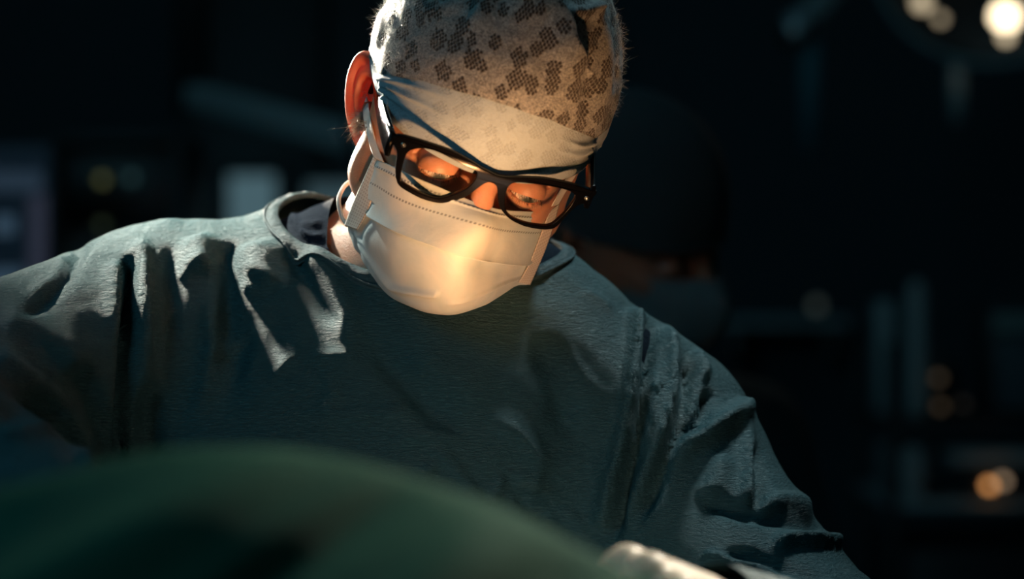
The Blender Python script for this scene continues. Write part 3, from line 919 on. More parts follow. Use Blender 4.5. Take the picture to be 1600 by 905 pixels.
off = np.zeros_like(U2)
# pleats: cloth above each line overlaps the cloth below
off += side * .0042 * (np.exp(-np.clip(2.0 - V2, 0, 9) / .35) * (V2 <= 2.0) - .7 * np.exp(-np.clip(V2 - 2.0, 0, 9) / .5) * (V2 > 2.0))
l3 = 3.0 + .62 * np.clip(1 - np.abs(U2 - 2.0) / 1.7, 0, 1)
off += .0034 * side * np.exp(-((V2 - l3) / .08) ** 2) * (U2 < 2.8)
l4 = 3.55 - .25 * (U2 - 3.0)
off += .0022 * side * np.exp(-((V2 - l4) / .07) ** 2) * np.clip((U2 - 2.9) / .4, 0, 1)
# nose wire ridge near the top edge, gathered corners
off += .0006 * np.exp(-((V2 - .28) / .06) ** 2)
off -= .0012 * np.exp(-((U2 - 1.0) / .12) ** 2) * (V2 > 1.5)
nz = np.array([noise.noise(Vector(p * 45)) for p in G.reshape(-1, 3)]).reshape(nv, nu)
off += .0011 * nz
G = G + gN * off[..., None]
arc_v = np.concatenate([[0], np.cumsum(np.linalg.norm(np.diff(G[:, nu // 2], axis=0), axis=1))])
arc_u = np.concatenate([np.zeros((nv, 1)), np.cumsum(np.linalg.norm(np.diff(G, axis=1), axis=2), axis=1)], 1)
UVm = np.stack([arc_u, np.tile(arc_v[:, None], (1, nu))], -1).reshape(-1, 2)
def sheet_add(name, G, th, mat, parent, uv=None, flip=False):
    Gs = G[:, ::-1] if flip else G
    if uv is not None and flip: uv = uv.reshape(G.shape[0], G.shape[1], 2)[:, ::-1].reshape(-1, 2)
    v, f = sheet(Gs, th)
    return add(name, h2w(v), f, mat, parent, uv=None if uv is None else np.concatenate([uv, uv]))
mask = sheet_add('face_mask', G, .0007, M['mask'], surgeon, UVm, FLIP)
mask['label'] = 'pleated pale blue surgical mask'
# welded tapes down both short sides and the flat bands that run up to the ears
def tape(name, A, Bp, lift, mat, parent, n=60, m=12):
    A = spline(A, n); Bq = spline(Bp, n)
    t = np.linspace(0, 1, m)[None, :, None]
    Gt = A[:, None] * (1 - t) + Bq[:, None] * t
    nn = np.cross(np.gradient(Gt, axis=0), np.gradient(Gt, axis=1)); nn /= np.linalg.norm(nn, axis=2)[..., None] + 1e-12
    fl = nn[..., 1].mean() > 0
    if fl: nn = -nn
    Gt = Gt + nn * lift
    L = np.concatenate([[0], np.cumsum(np.linalg.norm(np.diff(A, axis=0), axis=1))])
    wdt = np.linalg.norm(A[0] - Bq[0])
    uv = np.stack(np.broadcast_arrays(np.linspace(0, max(wdt, .006), m)[None, :], L[:, None]), -1).reshape(-1, 2)
    return sheet_add(name, Gt, .0006, mat, parent, uv, fl)
lo_ = lambda r, c: r
tape('edge_strip', [HL(585, 246, .0575), HL(568, 284, .0595), HL(553, 318, .0620), HL(540, 352, .0655)],
     [HL(602, 253, .0455), HL(586, 300, .0470), HL(575, 332, .0475), HL(560, 359, .0520)], .0012, M['strip'], mask)
tape('edge_strip', [HL(872, 318, .048), HL(862, 356, .0455), HL(848, 396, .0445), HL(827, 444, .048)],
     [HL(857, 329, .037), HL(843, 366, .033), HL(826, 410, .0325), HL(809, 440, .037)], .0012, M['strip'], mask)
# flat band rising to the ear under the temple arm, and on the other side
def band_pts(pts, lift, fb): return [p if not isinstance(p, tuple) else skin_at(*p, lift, f) for p, f in zip(pts, fb)]
tape('ear_loop', band_pts([HL(585, 247, .0555), (578, 214), (571, 178), (571, 150)], .0016, [0, .064, .074, .083]),
     band_pts([HL(600, 253, .0400), (591, 222), (583, 188), (576, 158)], .0016, [0, .056, .068, .080]), .0006, M['loop'], mask)
tape('ear_loop', [HL(872, 319, .046), HL(884, 298, .048), HL(899, 274, .056), HL(908, 255, .066)],
     [HL(861, 322, .036), HL(875, 296, .040), HL(889, 268, .050), HL(899, 250, .062)], .0006, M['loop'], mask)
# lower cord from the strip's end round the jaw
P = spline([HL(543, 352, .066), HL(534, 338, .072), HL(529, 314, .080), HL(533, 300, .090), HL(541, 288, .104), HL(556, 280, .118)], 30)
v, f = tube(h2w(P), .0016, 8); add('ear_loop', v, f, M['loop'], mask)

# ------------------------------------------------------------------ gown
S1, S2 = np.array([-.262, .170, 1.371]), np.array([.094, .168, 1.283])
E1, W1 = np.array([-.425, .000, 1.300]), np.array([-.225, -.215, 1.235])
E2, W2 = np.array([.212, .050, 1.105]), np.array([.149, -.189, 1.194])
tz = np.array([.30, .55, .95, 1.10, 1.20, 1.28, 1.34, 1.40, 1.46])
ta = np.array([.265, .250, .225, .215, .215, .210, .195, .140, .06])
tb = np.array([.190, .180, .160, .150, .145, .135, .115, .085, .05])
tx = np.array([-.15, -.15, -.15, -.130, -.115, -.098, -.088, -.078, -.07])
ty = np.array([.22, .22, .21, .200, .190, .182, .178, .172, .170])
def gown_sdf(P, torso=True):
    z = P[:, 2]
    a, b, cx, cy = (np.interp(z, tz, q).astype(np.float32) for q in (ta, tb, tx, ty))
    d = (np.sqrt(((P[:, 0] - cx) / a) ** 2 + ((P[:, 1] - cy) / b) ** 2) - 1) * np.minimum(a, b)
    d = smax(d, np.abs(z - .885) - .575, .03)
    d = smin(d, cone_d(P, S1, (-.150, .180, 1.402), .072, .056), .05)
    d = smin(d, cone_d(P, (.012, .165, 1.362), S2, .052, .074), .05)
    d = smin(d, cone_d(P, (-.150, .180, 1.402), (.012, .165, 1.362), .056, .052), .04)
    arm = cone_d(P, S1, E1, .074, .076)
    arm = smin(arm, cone_d(P, E1, W1, .074, .044), .05)
    d = smin(d, arm, .035)
    arm = cone_d(P, S2, E2, .076, .080)
    arm = smin(arm, cone_d(P, E2, W2, .078, .036), .05)
    return smin(d, arm, .035)
GV, GF = surface_nets(gown_sdf, (-.56, -.31, .28), (.36, .42, 1.54), .0075)
GV = relax(GV, GF, 2)
# the skirt stays coarse; only the part above the table is refined
GV, GF = subdivide_np(GV, GF, 1)
GN = vnormals(GV, GF)

# neck opening: an inclined ellipse cut out of the cloth
NC = np.array([-.070, .158, 1.430]); nu_ = np.array([.975, .03, -.18]); nu_ /= np.linalg.norm(nu_)
nw = np.array([-.13, .86, .50]); nw -= nu_ * (nw @ nu_); nw /= np.linalg.norm(nw); nn_ = np.cross(nu_, nw)
if nn_[2] < 0: nn_ = -nn_
def open_r(V, a, b):
    q = V - NC; return np.sqrt(((q @ nu_) / a) ** 2 + ((q @ nw) / b) ** 2), q @ nn_

gown_strokes = [
    # picture-left shoulder: swags hanging from the yoke, deep armhole crease
    ([(206, 392), (203, 470), (200, 580), (192, 700), (188, 760)], 10, 7, -.016, (.08, .1)),
    ([(182, 400), (180, 470), (176, 560)], 14, 10, .006, (.2, .4)),
    ([(222, 366), (226, 420), (228, 520), (226, 640)], 22, 10, .009, (.2, .4)),
    ([(262, 372), (268, 430), (266, 520), (258, 620)], 10, 16, -.006, (.2, .4)),
    ([(300, 365), (312, 400), (310, 430)], 26, 24, .010, (.3, .3)),
    ([(272, 428), (300, 424), (326, 404)], 7, 14, .0045, (.3, .3)),
    ([(345, 375), (352, 420), (352, 520), (340, 640)], 10, 20, -.009, (.15, .4)),
    ([(400, 372), (408, 410), (398, 448)], 34, 30, .011, (.3, .3)),
    ([(372, 428), (392, 452), (420, 446), (440, 424)], 7, 16, .0050, (.25, .25)),
    ([(322, 440), (330, 520), (322, 600), (300, 680)], 16, 22, .005, (.3, .3)),
    ([(448, 380), (470, 420), (500, 470), (530, 510)], 18, 9, -.006, (.2, .3)),
    ([(470, 390), (510, 430), (540, 490), (552, 560)], 16, 20, .0085, (.2, .3)),
    ([(386, 480), (372, 560), (350, 640)], 14, 18, -.005, (.3, .4)),
    ([(440, 520), (500, 555), (545, 560), (520, 590)], 10, 10, .0030, (.3, .3)),
    ([(462, 548), (440, 575), (420, 590)], 6, 8, .0025, (.3, .3)),
    ([(500, 580), (520, 610), (500, 640)], 10, 10, .0030, (.3, .3)),
    ([(560, 500), (610, 570), (680, 640), (740, 690)], 22, 34, -.009, (.3, .4)),
    ([(640, 540), (700, 590), (790, 620)], 26, 30, .005, (.3, .4)),
    ([(470, 640), (560, 650), (660, 640)], 8, 14, .0035, (.3, .3)),
    ([(600, 700), (660, 680), (740, 690)], 8, 12, .004, (.3, .3)),
    ([(760, 640), (820, 690), (860, 760)], 18, 22, .006, (.3, .3)),
    ([(840, 520), (870, 600), (890, 700)], 22, 26, -.006, (.3, .4)),
    ([(300, 570), (360, 540), (400, 500)], 8, 14, .003, (.3, .3)),
    # sleeve at the picture's left
    ([(140, 372), (110, 420), (70, 470), (20, 500)], 14, 10, -.006, (.2, .3)),
    ([(110, 400), (80, 440), (40, 462)], 9, 9, .005, (.2, .3)),
    ([(0, 500), (60, 515), (110, 555), (140, 600)], 14, 22, .006, (.1, .3)),
    ([(-20, 560), (40, 600), (100, 655), (150, 735)], 10, 26, .010, (.1, .1)),
    ([(-10, 690), (60, 672), (105, 655)], 9, 14, .006, (.1, .3)),
    ([(0, 640), (50, 640), (90, 650)], 12, 12, -.006, (.1, .3)),
    ([(120, 560), (150, 640), (170, 720)], 20, 16, -.008, (.2, .2)),
    ([(240, 600), (236, 660), (228, 740)], 18, 16, -.010, (.3, .1)),
    # warm-lit crumples above the drape
    ([(660, 690), (700, 720), (740, 770), (760, 790)], 7, 9, .0045, (.3, .2)),
    ([(690, 715), (660, 740), (640, 770)], 6, 9, .0040, (.3, .2)),
    ([(790, 740), (830, 752), (850, 760)], 9, 12, .0060, (.3, .3)),
    ([(790, 735), (775, 765), (760, 790)], 6, 9, .0050, (.3, .3)),
    ([(800, 770), (830, 800), (860, 815)], 7, 8, -.0040, (.3, .2)),
    ([(870, 790), (900, 815), (920, 840)], 9, 9, .004, (.3, .2)),
    # picture-right: long fold falling from the shoulder, armhole gathers
    ([(900, 452), (930, 466), (960, 488)], 7, 9, .0022, (.3, .3)),
    ([(985, 478), (990, 520), (988, 575), (975, 660), (955, 760), (945, 840)], 9, 14, .0115, (.12, .2)),
    ([(1008, 500), (1012, 560), (1000, 660), (975, 760), (955, 850)], 9, 10, -.013, (.15, .1)),
    ([(1036, 505), (1050, 560), (1045, 640), (1010, 740), (970, 830)], 10, 9, .009, (.15, .2)),
    ([(1020, 560), (1022, 640), (1000, 720)], 7, 7, .006, (.3, .3)),
    ([(1072, 540), (1076, 600), (1060, 680), (1025, 760), (985, 830)], 14, 10, -.011, (.2, .2)),
    ([(1082, 548), (1098, 575), (1106, 596)], 8, 6, .007, (.2, .3)),
    ([(1110, 600), (1096, 650), (1068, 692)], 9, 14, -.008, (.2, .3)),
    ([(1162, 628), (1140, 648), (1105, 672), (1060, 704), (1010, 780)], 10, 16, .012, (.08, .35)),
    ([(1152, 636), (1166, 690), (1168, 760), (1160, 800)], 10, 13, .008, (.1, .3)),
    ([(1178, 690), (1186, 760), (1180, 810)], 10, 10, -.007, (.2, .3)),
    ([(1130, 700), (1120, 750), (1090, 790)], 18, 18, .006, (.3, .3)),
    ([(1080, 770), (1150, 800), (1240, 815), (1320, 830)], 12, 14, -.008, (.2, .2)),
    ([(1170, 805), (1230, 780), (1290, 800)], 10, 12, .005, (.2, .3)),
    ([(1200, 860), (1240, 845), (1310, 848), (1350, 870)], 7, 14, .009, (.2, .2)),
    ([(1120, 870), (1180, 872), (1240, 890), (1300, 905)], 12, 9, -.006, (.2, .2)),
    ([(1100, 868), (1150, 880), (1220, 905)], 6, 7, .006, (.1, .2)),
    ([(930, 700), (945, 760), (930, 840)], 14, 12, .005, (.3, .2)),
    ([(880, 600), (900, 680), (960, 740)], 26, 26, -.005, (.3, .3)),
]
GV = stroke_disp(GV, GN, gown_strokes)
up = GV[:, 2] > .9
fz = np.zeros(len(GV)); I = np.where(up)[0]
for i in I:
    p = GV[i]
    fz[i] = .0032 * noise.noise(Vector((p[0] * 16, p[1] * 16, p[2] * 9))) + .0022 * (abs(noise.noise(Vector((p[0] * 34 + 3, p[1] * 34, p[2] * 26)))) - .3)
GV = GV + GN * fz[:, None]
r_, h_ = open_r(GV, .108, .074)
cut = (r_ < 1) & (h_ > -.13)
keep = ~cut[GF].any(1)
F = GF[keep]; used = np.unique(F); re = np.full(len(GV), -1); re[used] = np.arange(len(used))
gown = add('gown', GV[used], re[F], M['gown'], surgeon)
bvh = BVHTree.FromPolygons([Vector(v) for v in GV], GF.tolist())
def neck_loop(a, b, lift, n=160, s=1.0):
    P = []
    for t in np.arange(n) * 2 * math.pi / n:
        o = NC + a * s * math.cos(t) * nu_ + b * s * math.sin(t) * nw + nn_ * .12
        h = bvh.ray_cast(Vector(o), Vector(-nn_))
        P.append(np.array(h[0]) + np.array(h[1]) * lift if h[0] is not None else None)
    ok = [i for i, p in enumerate(P) if p is not None]
    return np.array([P[i] if P[i] is not None else P[min(ok, key=lambda k: abs(k - i))] for i in range(n)])
def smooth_loop(P, it=3):
    for _ in range(it): P = (np.roll(P, 1, 0) + 2 * P + np.roll(P, -1, 0)) / 4
    return P
# binding: a folded band with a corded seam on both edges
L0, L1 = smooth_loop(neck_loop(.104, .070, .0012)), smooth_loop(neck_loop(.1135, .0795, .0022))
k = 9; rows = []
for j in range(k):
    t = j / (k - 1)
    lift = .0016 * math.sin(math.pi * t)
    c = L0 * (1 - t) + L1 * t
    puck = np.array([.0007 * math.sin(i * 2.9 + 3 * t) + .0005 * math.sin(i * 1.3) for i in range(160)])
    rows.append(c + nn_ * (lift + puck * math.sin(math.pi * t))[:, None])
inner = [L0 - nn_ * .004, L1 - nn_ * .004]
Vb = np.concatenate([inner[0]] + rows + [inner[1]]); Fb = grid_faces(k + 2, 160, True)
binding = add('collar_binding', Vb, Fb, M['gown_trim'], gown)
v, f = tube(L1 + nn_ * .0006, .0011, 6, closed=True); add('collar_seam', v, f, M['gown_trim'], gown)

# ------------------------------------------------------------------ navy scrub shirt at the neck
def scrub_sdf(P):
    z = P[:, 2]
    d = smin(cone_d(P, (-.215, .172, 1.375), (-.125, .172, 1.392), .062, .062), cone_d(P, (-.125, .172, 1.392), (-.005, .165, 1.372), .062, .062), .04)
    d = smin(d, cone_d(P, (-.005, .165, 1.372), (.06, .168, 1.335), .060, .062), .04)
    d = smin(d, cone_d(P, (-.085, .170, 1.30), (-.076, .172, 1.408), .108, .070), .03)
    return smax(d, 1.26 - z, .01)
SV, SF = surface_nets(scrub_sdf, (-.30, .03, 1.245), (.14, .30, 1.50), .006)
SV, SF = subdivide_np(relax(SV, SF, 2), SF, 1)
SN = vnormals(SV, SF)
fz = np.array([noise.noise(Vector((p[0] * 40, p[1] * 40, p[2] * 22))) for p in SV]); SV = SV + SN * (.0022 * fz)[:, None]
SV = stroke_disp(SV, SN, [
    ([(452, 330), (470, 360), (500, 395)], 5, 6, .0035, (.2, .3)), ([(470, 350), (490, 352), (505, 345)], 4, 5, .003, (.2, .3)),
    ([(466, 366), (490, 372), (510, 366)], 4, 5, .003, (.2, .3)), ([(480, 385), (510, 392), (530, 390)], 4, 5, .0025, (.2, .3))], facing=False)
VN = np.array([-.066, .160, 1.42])
q = SV - VN; U_ = q @ nu_; W_ = q @ nw
wv = np.clip((-W_ - .045) / .085, 0, 1)
rr = np.sqrt((U_ / (.073 * (1 - .62 * wv))) ** 2 + (np.where(W_ < 0, W_ / .13, W_ / .085)) ** 2)
gone = (rr < 1) & (SV[:, 2] > 1.30)
keep = ~gone[SF].all(1)
rim_ = np.unique(SF[keep]); rim_ = rim_[gone[rim_]]
sc_ = 1 / np.maximum(rr[rim_], .2) - 1
SV[rim_] += (U_[rim_] * sc_)[:, None] * nu_ + (W_[rim_] * sc_)[:, None] * nw
F = SF[keep]; used = np.unique(F); re = np.full(len(SV), -1); re[used] = np.arange(len(used))
add('scrub_shirt', SV[used], re[F], M['scrub'], surgeon)['label'] = 'navy shirt under the gown'

# ------------------------------------------------------------------ hands in latex gloves, cuffs
def hand(W0, fore, knuck, side, curl):
    """W0 wrist, fore: forearm direction into the hand, knuck: towards the thumb side, side: back of the hand normal"""
    f = fore / np.linalg.norm(fore); n = side - f * (side @ f); n /= np.linalg.norm(n); k = np.cross(n, f); k *= np.sign(k @ knuck)
    pr = []
    def C(a, b, r0, r1): pr.append((a, b, r0, r1))
    C(W0 - f * .06, W0, .031, .027)
    mcp = [W0 + f * .088 + k * .030 + n * .004, W0 + f * .092 + k * .010 + n * .007, W0 + f * .087 - k * .010 + n * .005, W0 + f * .078 - k * .028]
    for m, r in zip(mcp, (.0125, .0125, .012, .011)):
        C(W0 + f * .010 + (m - W0 - f * .088) * .55, m, .018, r)
    ln = [(.044, .026, .021), (.049, .030, .022), (.045, .028, .022), (.035, .021, .019)]
    for i, (m, L) in enumerate(zip(mcp, ln)):
        p = m; ang = 0; spread = (1.5 - i) * .07
        for j, l in enumerate(L):
            ang += curl[j] * (1 + .08 * i)
            d = f * math.cos(ang) - n * math.sin(ang) + k * spread
            d /= np.linalg.norm(d); q = p + d * l
            C(p, q, (.0100, .0088, .0078)[j] * (1 - .05 * i), (.0088, .0078, .0064)[j] * (1 - .05 * i)); p = q
    t0 = W0 + f * .018 + k * .020 - n * .006; t1 = t0 + (f * .62 + k * .62 - n * .42) * .046
    t2 = t1 + (f * .86 + k * .05 - n * .5) * .033; t3 = t2 + (f * .75 - k * .35 - n * .55) * .026
    C(t0, t1, .017, .0125); C(t1, t2, .0115, .0098); C(t2, t3, .0098, .0075)
    def sdf(P):
        d = None
        for a, b, r0, r1 in pr:
            e = cone_d(P, a, b, r0, r1); d = e if d is None else smin(d, e, .006)
        return d
    A = np.array([x for c in pr for x in c[:2]])
    V, F = surface_nets(sdf, A.min(0) - .035, A.max(0) + .035, .0022)
    V = relax(V, F, 2); N = vnormals(V, F)
    fz = np.array([noise.noise(Vector((p[0] * 70, p[1] * 70, p[2] * 70))) for p in V])
    return V + N * (.0007 * fz)[:, None], F
HW2 = W(1165, 984, -.205)
KN2 = W(1052, 936, -.258)
hv, hf = hand(HW2, KN2 - HW2, np.array([-.2, .1, 1.0]), np.array([-.15, -.50, .85]), (.75, .8, .5))
add('glove', hv, hf, M['glove'], surgeon)
HW1 = W1 + (W1 - E1) * .14
hv, hf = hand(HW1, np.array([.85, -.30, -.25]), np.array([.2, -.6, .8]), np.array([.1, -.4, .9]), (.5, .7, .5))
add('glove', hv, hf, M['glove'], surgeon)
for nm, w, d in (('left', W1, np.array([.85, -.30, -.25])), ('right', W2, KN2 - HW2)):
    d = d / np.linalg.norm(d); r0 = .044 if nm == 'left' else .040
    P = [w - d * .03 + d * .085 * t for t in np.linspace(0, 1, 16)]
    v, f = tube(P, [r0 * (1.0 - .22 * t) + .0006 * math.sin(t * 60) for t in np.linspace(0, 1, 16)], 40, caps=False)
    v2, f2 = tube(P[::-1], [r0 * (1.0 - .22 * t) - .002 for t in np.linspace(1, 0, 16)], 40, caps=False)
    v, f = merge((v, f), (v2, f2)); add('cuff', v, f, M['gown_trim'], gown)
# trousers and clogs under the gown
for s in (-1, 1):
    c = np.array([-.15 + s * .11, .22, 0])
    v, f = tube([c + [0, 0, .60], c + [0, 0, .4], c + [0, 0, .2], c + [0, -.005, .06]], [.085, .08, .075, .07], 24); add('trouser_leg', v, f, M['scrub'], surgeon)
    prof = spline([(0, .13), (.02, .12), (.045, .06), (.05, 0), (.047, -.08), (.03, -.155), (0, -.165)], 24)
    rows = []
    for z, k in ((0, .96), (.015, 1.0), (.03, .98), (.055, .88), (.075, .62), (.08, .3)):
        ring = np.concatenate([prof, prof[::-1][1:-1] * [-1, 1]]); rows.append(np.c_[ring[:, 0] * k, ring[:, 1] * (k * .5 + .5) - .01 * (1 - k), np.full(len(ring), z)])
    n_ = len(rows[0]); Fq = grid_faces(6, n_, True).tolist() + [list(range(n_))[::-1], [5 * n_ + i for i in range(n_)]]
    add('clog', np.concatenate(rows) + c, Fq, M['rubber'], surgeon)

# ------------------------------------------------------------------ operating table and green drape
table = thing('operating_table', 'steel operating table on a pedestal beneath the green drape', 'table', (-.15, -.60, 0))
add('table_pad', *box((-.15, -.60, .93), (1.9, .54, .10), bev=.03), M['rubber'], table)
add('table_top', *box((-.15, -.60, .86), (1.9, .56, .04), bev=.01), M['steel'], table)
add('pedestal', *box((-.15, -.60, .46), (.26, .22, .76), bev=.03), M['white_shell'], table)
add('base', *box((-.15, -.60, .05), (.9, .46, .10), bev=.03), M['white_shell'], table)

nx, ny = 420, 300
X = np.linspace(-1.15, .85, nx); s = np.linspace(0, 1, ny)
# cross profile over the patient: up the camera side, over the crest, down the surgeon's side
crest_x = np.array([-1.15, -.9, -.6, -.40, -.227, -.190, -.160, -.120, -.080, -.050, -.015, .020, .050, .065, .10, .16, .25, .40, .60, .85])
crest_z = np.array([1.04, 1.12, 1.24, 1.288, 1.3125, 1.3215, 1.330, 1.3312, 1.3275, 1.3200, 1.3075, 1.2925, 1.2765, 1.2672, 1.243, 1.20, 1.15, 1.12, 1.09, 1.04])
cz = np.interp(X, crest_x, crest_z)
kk = np.exp(-(np.arange(-9, 10) / 4.5) ** 2); kk /= kk.sum()
cz = np.convolve(np.pad(cz, 9, 'edge'), kk, 'valid')
yprof = np.array([-.93, -.925, -.915, -.895, -.86, -.80, -.72, -.64, -.57, -.52, -.47, -.42, -.37, -.33, -.31, -.30])
sp = np.array([0, .12, .25, .36, .44, .52, .60, .67, .73, .77, .81, .86, .91, .95, .98, 1.0])
zf = np.array([-9, -9, -9, 0, .10, .36, .68, .90, 1.0, .985, .87, .62, .28, .10, -9, -9])   # share of the mound's height above the pad
zd = np.array([.42, .62, .82, .98, 0, 0, 0, 0, 0, 0, 0, 0, 0, 0, .88, .62])
yy = np.interp(s, sp, yprof)
pad = .985
Z = np.empty((nx, ny)); Yg = np.tile(yy, (nx, 1))
for i in range(nx):
    zz = np.where(zf > -5, pad + np.maximum(zf, 0) * (cz[i] - pad), zd)
    Z[i] = np.interp(s, sp, zz)
kk = np.exp(-(np.arange(-12, 13) / 6.0) ** 2); kk /= kk.sum()
Z = np.apply_along_axis(lambda r: np.convolve(np.pad(r, 12, 'edge'), kk, 'valid'), 1, Z)
Z += (cz - Z.max(1))[:, None] * np.clip((Z - pad) / .1, 0, 1)
D = np.stack([np.tile(X[:, None], (1, ny)), Yg, Z], -1)
Nn = np.cross(np.gradient(D, axis=0), np.gradient(D, axis=1)); Nn /= np.linalg.norm(Nn, axis=2)[..., None]
if Nn[..., 2].mean() < 0: Nn = -Nn
xx = D[..., 0]; u_ = xx * .85 + (Z - 1.2) * -1.0
wr = np.zeros_like(Z)
for c_, w_, h_, sl in ((-.20, .030, .007, 1.5), (-.11, .022, -.006, 1.3), (-.05, .026, .007, 1.1), (.02, .020, -.006, 1.0), (.07, .022, .006, .9), (-.29, .03, -.007, 1.6), (-.36, .03, .007, 1.6), (.13, .02, -.005, .8), (-.14, .012, .003, 1.9), (-.02, .012, .003, 1.6)):
    d_ = (xx - c_) - sl * (Z - 1.27) + .012 * np.sin(Z * 40 + c_ * 50)
    wr += h_ * np.exp(-(d_ / w_) ** 2)
crestw = 1 - np.exp(-((cz[:, None] - Z) / .02))
wr *= 2.4 * np.clip(crestw, 0, 1)
drop = np.clip((.985 - Z) / .1, 0, 1)
wr += drop * .012 * np.sin(xx * 38 + 2 * np.sin(xx * 9))
D = D + Nn * wr[..., None]
v, f = sheet(D if True else D, .0015)
drape = tag(add('surgical_drape', v, f, M['drape'], None), 'blurred dark green cloth drape mounded over the operating table', 'drape')

# ------------------------------------------------------------------ the assistant, far behind the surgeon, in near darkness
AM = pose(24, 52, 6); AT = W(1108, 408, .80); AN = W(985, 560, .98)
assist = thing('person', 'assistant in dim teal cap and mask behind the surgeon, looking down', 'person', (AN[0], AN[1], 0))
a2w = lambda P: np.asarray(P) @ AM.T + AT
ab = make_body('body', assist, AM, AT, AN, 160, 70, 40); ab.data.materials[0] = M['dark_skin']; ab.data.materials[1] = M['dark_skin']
def simple_cap(parent):
    az = np.linspace(-math.pi, math.pi, 96, endpoint=False); rows = []
    for k in range(40):
        t = k / 39; low = .018 - .045 * np.clip((np.abs(az) - 1.7) / 1.2, 0, 1)
        b0 = np.arcsin(np.clip((low - .038) / .108, -1, 1)); be = b0 + (1.568 - b0) * t
        f = 1 + .012 * np.sin(az * 7 + 3 * t) * (1 - t)
        rows.append(np.stack([.090 * f * np.cos(be) * np.sin(az), .108 - .110 * f * np.cos(be) * np.cos(az), .038 + .108 * np.sin(be)], 1))
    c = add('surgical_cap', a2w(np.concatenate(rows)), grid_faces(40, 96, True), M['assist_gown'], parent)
    v, f = tube(a2w(rows[0]), .0035, 8, closed=True); add('cap_hem', v, f, M['assist_gown'], c)
simple_cap(assist)
gm = np.array([[(x, y, z) for x, y in zip((-.066, -.046, -.02, 0, .02, .046, .066), ys)] for z, ys in (
    (-.016, (.056, .022, .002, -.012, .002, .022, .056)), (-.040, (.058, .016, -.016, -.030, -.016, .016, .058)),
    (-.070, (.062, .018, -.012, -.026, -.012, .018, .062)), (-.098, (.068, .030, .004, -.004, .004, .030, .068)), (-.106, (.080, .054, .034, .028, .034, .054, .080)))])
Ga = ngrid(gm, 40, 50); v, f = sheet(Ga[:, ::-1], .001)
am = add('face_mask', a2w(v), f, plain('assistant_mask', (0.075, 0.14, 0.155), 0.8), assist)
for s in (-1, 1):
    v, f = tube(a2w(spline([(s * .066, .056, -.02), (s * .074, .085, .0), (s * .080, .105, .012)], 10)), .0012, 6); add('ear_loop', v, f, M['loop'], am)
ax = np.array([.72, .62, -.10]); ax /= np.linalg.norm(ax)
A1, A2 = AN - ax * .17 + [0, 0, -.05], AN + ax * .17 + [0, 0, -.08]
fw = np.array([.62, -.72, 0])
EL, ER = A1 + fw * .10 + [0, 0, -.27] - ax * .04, A2 + fw * .12 + [0, 0, -.27] + ax * .04
WL, WR = EL + fw * .25 + [0, 0, .02], ER + fw * .25 + [0, 0, .02]
def assist_sdf(P):
    z = P[:, 2]; tilt = np.clip((AN[2] - .1 - z) / .5, 0, 1)
    cx, cy = AN[0] - .03 * tilt, AN[1] + .01 * tilt
    q = P[:, :2] - np.stack([cx, cy], 1); axn = np.array([.76, .65]); u = q @ axn; v = q @ np.array([-.65, .76])
    zz = [.30, .6, 1.0, AN[2] - .12, AN[2] - .03, AN[2] + .02]
    a = np.interp(z, zz, [.24, .23, .20, .19, .10, .05]); b = np.interp(z, zz, [.18, .17, .14, .13, .08, .05])
    d = (np.sqrt((u / a) ** 2 + (v / b) ** 2) - 1) * np.minimum(a, b)
    d = smax(d, np.abs(z - (AN[2] + .30) / 2) - (AN[2] - .30) / 2, .03)
    d = smin(d, cone_d(P, A1, A2, .068, .068), .05)
    for p, e, w in ((A1, EL, WL), (A2, ER, WR)):
        d = smin(d, smin(cone_d(P, p, e, .068, .062), cone_d(P, e, w, .062, .040), .04), .04)
    return d
lo = np.minimum.reduce([A1, A2, EL, ER, WL, WR]) - .26; hi = np.maximum.reduce([A1, A2, EL, ER, WL, WR]) + .2
lo[2] = .26; hi[2] = AN[2] + .1
v, f = surface_nets(assist_sdf, lo, hi, .015); v = relax(v, f, 2)
nv_ = vnormals(v, f); v = v + nv_ * np.array([.006 * noise.noise(Vector((p[0] * 14, p[1] * 14, p[2] * 7))) for p in v])[:, None]
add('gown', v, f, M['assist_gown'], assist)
for e, w in ((EL, WL), (ER, WR)):
    hv, hf = hand(w + (w - e) * .10, w - e, np.array([0, 0, 1.0]), np.array([.6, .5, .5]), (.5, .6, .4)); add('glove', hv, hf, M['glove'], assist)
for s in (-1, 1):
    c = np.array([AN[0], AN[1] + .02, 0]) + s * .10 * np.array([.76, .65, 0])
    v, f = tube([c + [0, 0, .6], c + [0, 0, .4], c + [0, 0, .2], c + [0, 0, .06]], [.08, .078, .072, .068], 20); add('trouser_leg', v, f, M['scrub'], assist)
    prof = spline([(0, .13), (.02, .12), (.045, .06), (.05, 0), (.047, -.08), (.03, -.155), (0, -.165)], 16); rows = []
    for z, k in ((0, .96), (.015, 1.0), (.03, .98), (.055, .88), (.075, .62), (.08, .3)):
        ring = np.concatenate([prof, prof[::-1][1:-1] * [-1, 1]]); rows.append(np.c_[ring[:, 0] * k, ring[:, 1] * (k * .5 + .5), np.full(len(ring), z)])
    rg_ = np.concatenate(rows); n_ = len(rows[0])
    Rz = np.array([[.76, -.65, 0], [.65, .76, 0], [0, 0, 1]])
    add('clog', rg_ @ Rz.T + c, grid_faces(6, n_, True).tolist() + [list(range(n_))[::-1], [5 * n_ + i for i in range(n_)]], M['rubber'], assist)

# ------------------------------------------------------------------ background equipment
def basis(n, up=(0, 0, 1)):
    n = np.asarray(n, float) / np.linalg.norm(n); x = np.cross(up, n); x /= np.linalg.norm(x)
    return np.stack([x, np.cross(n, x), n], 1)

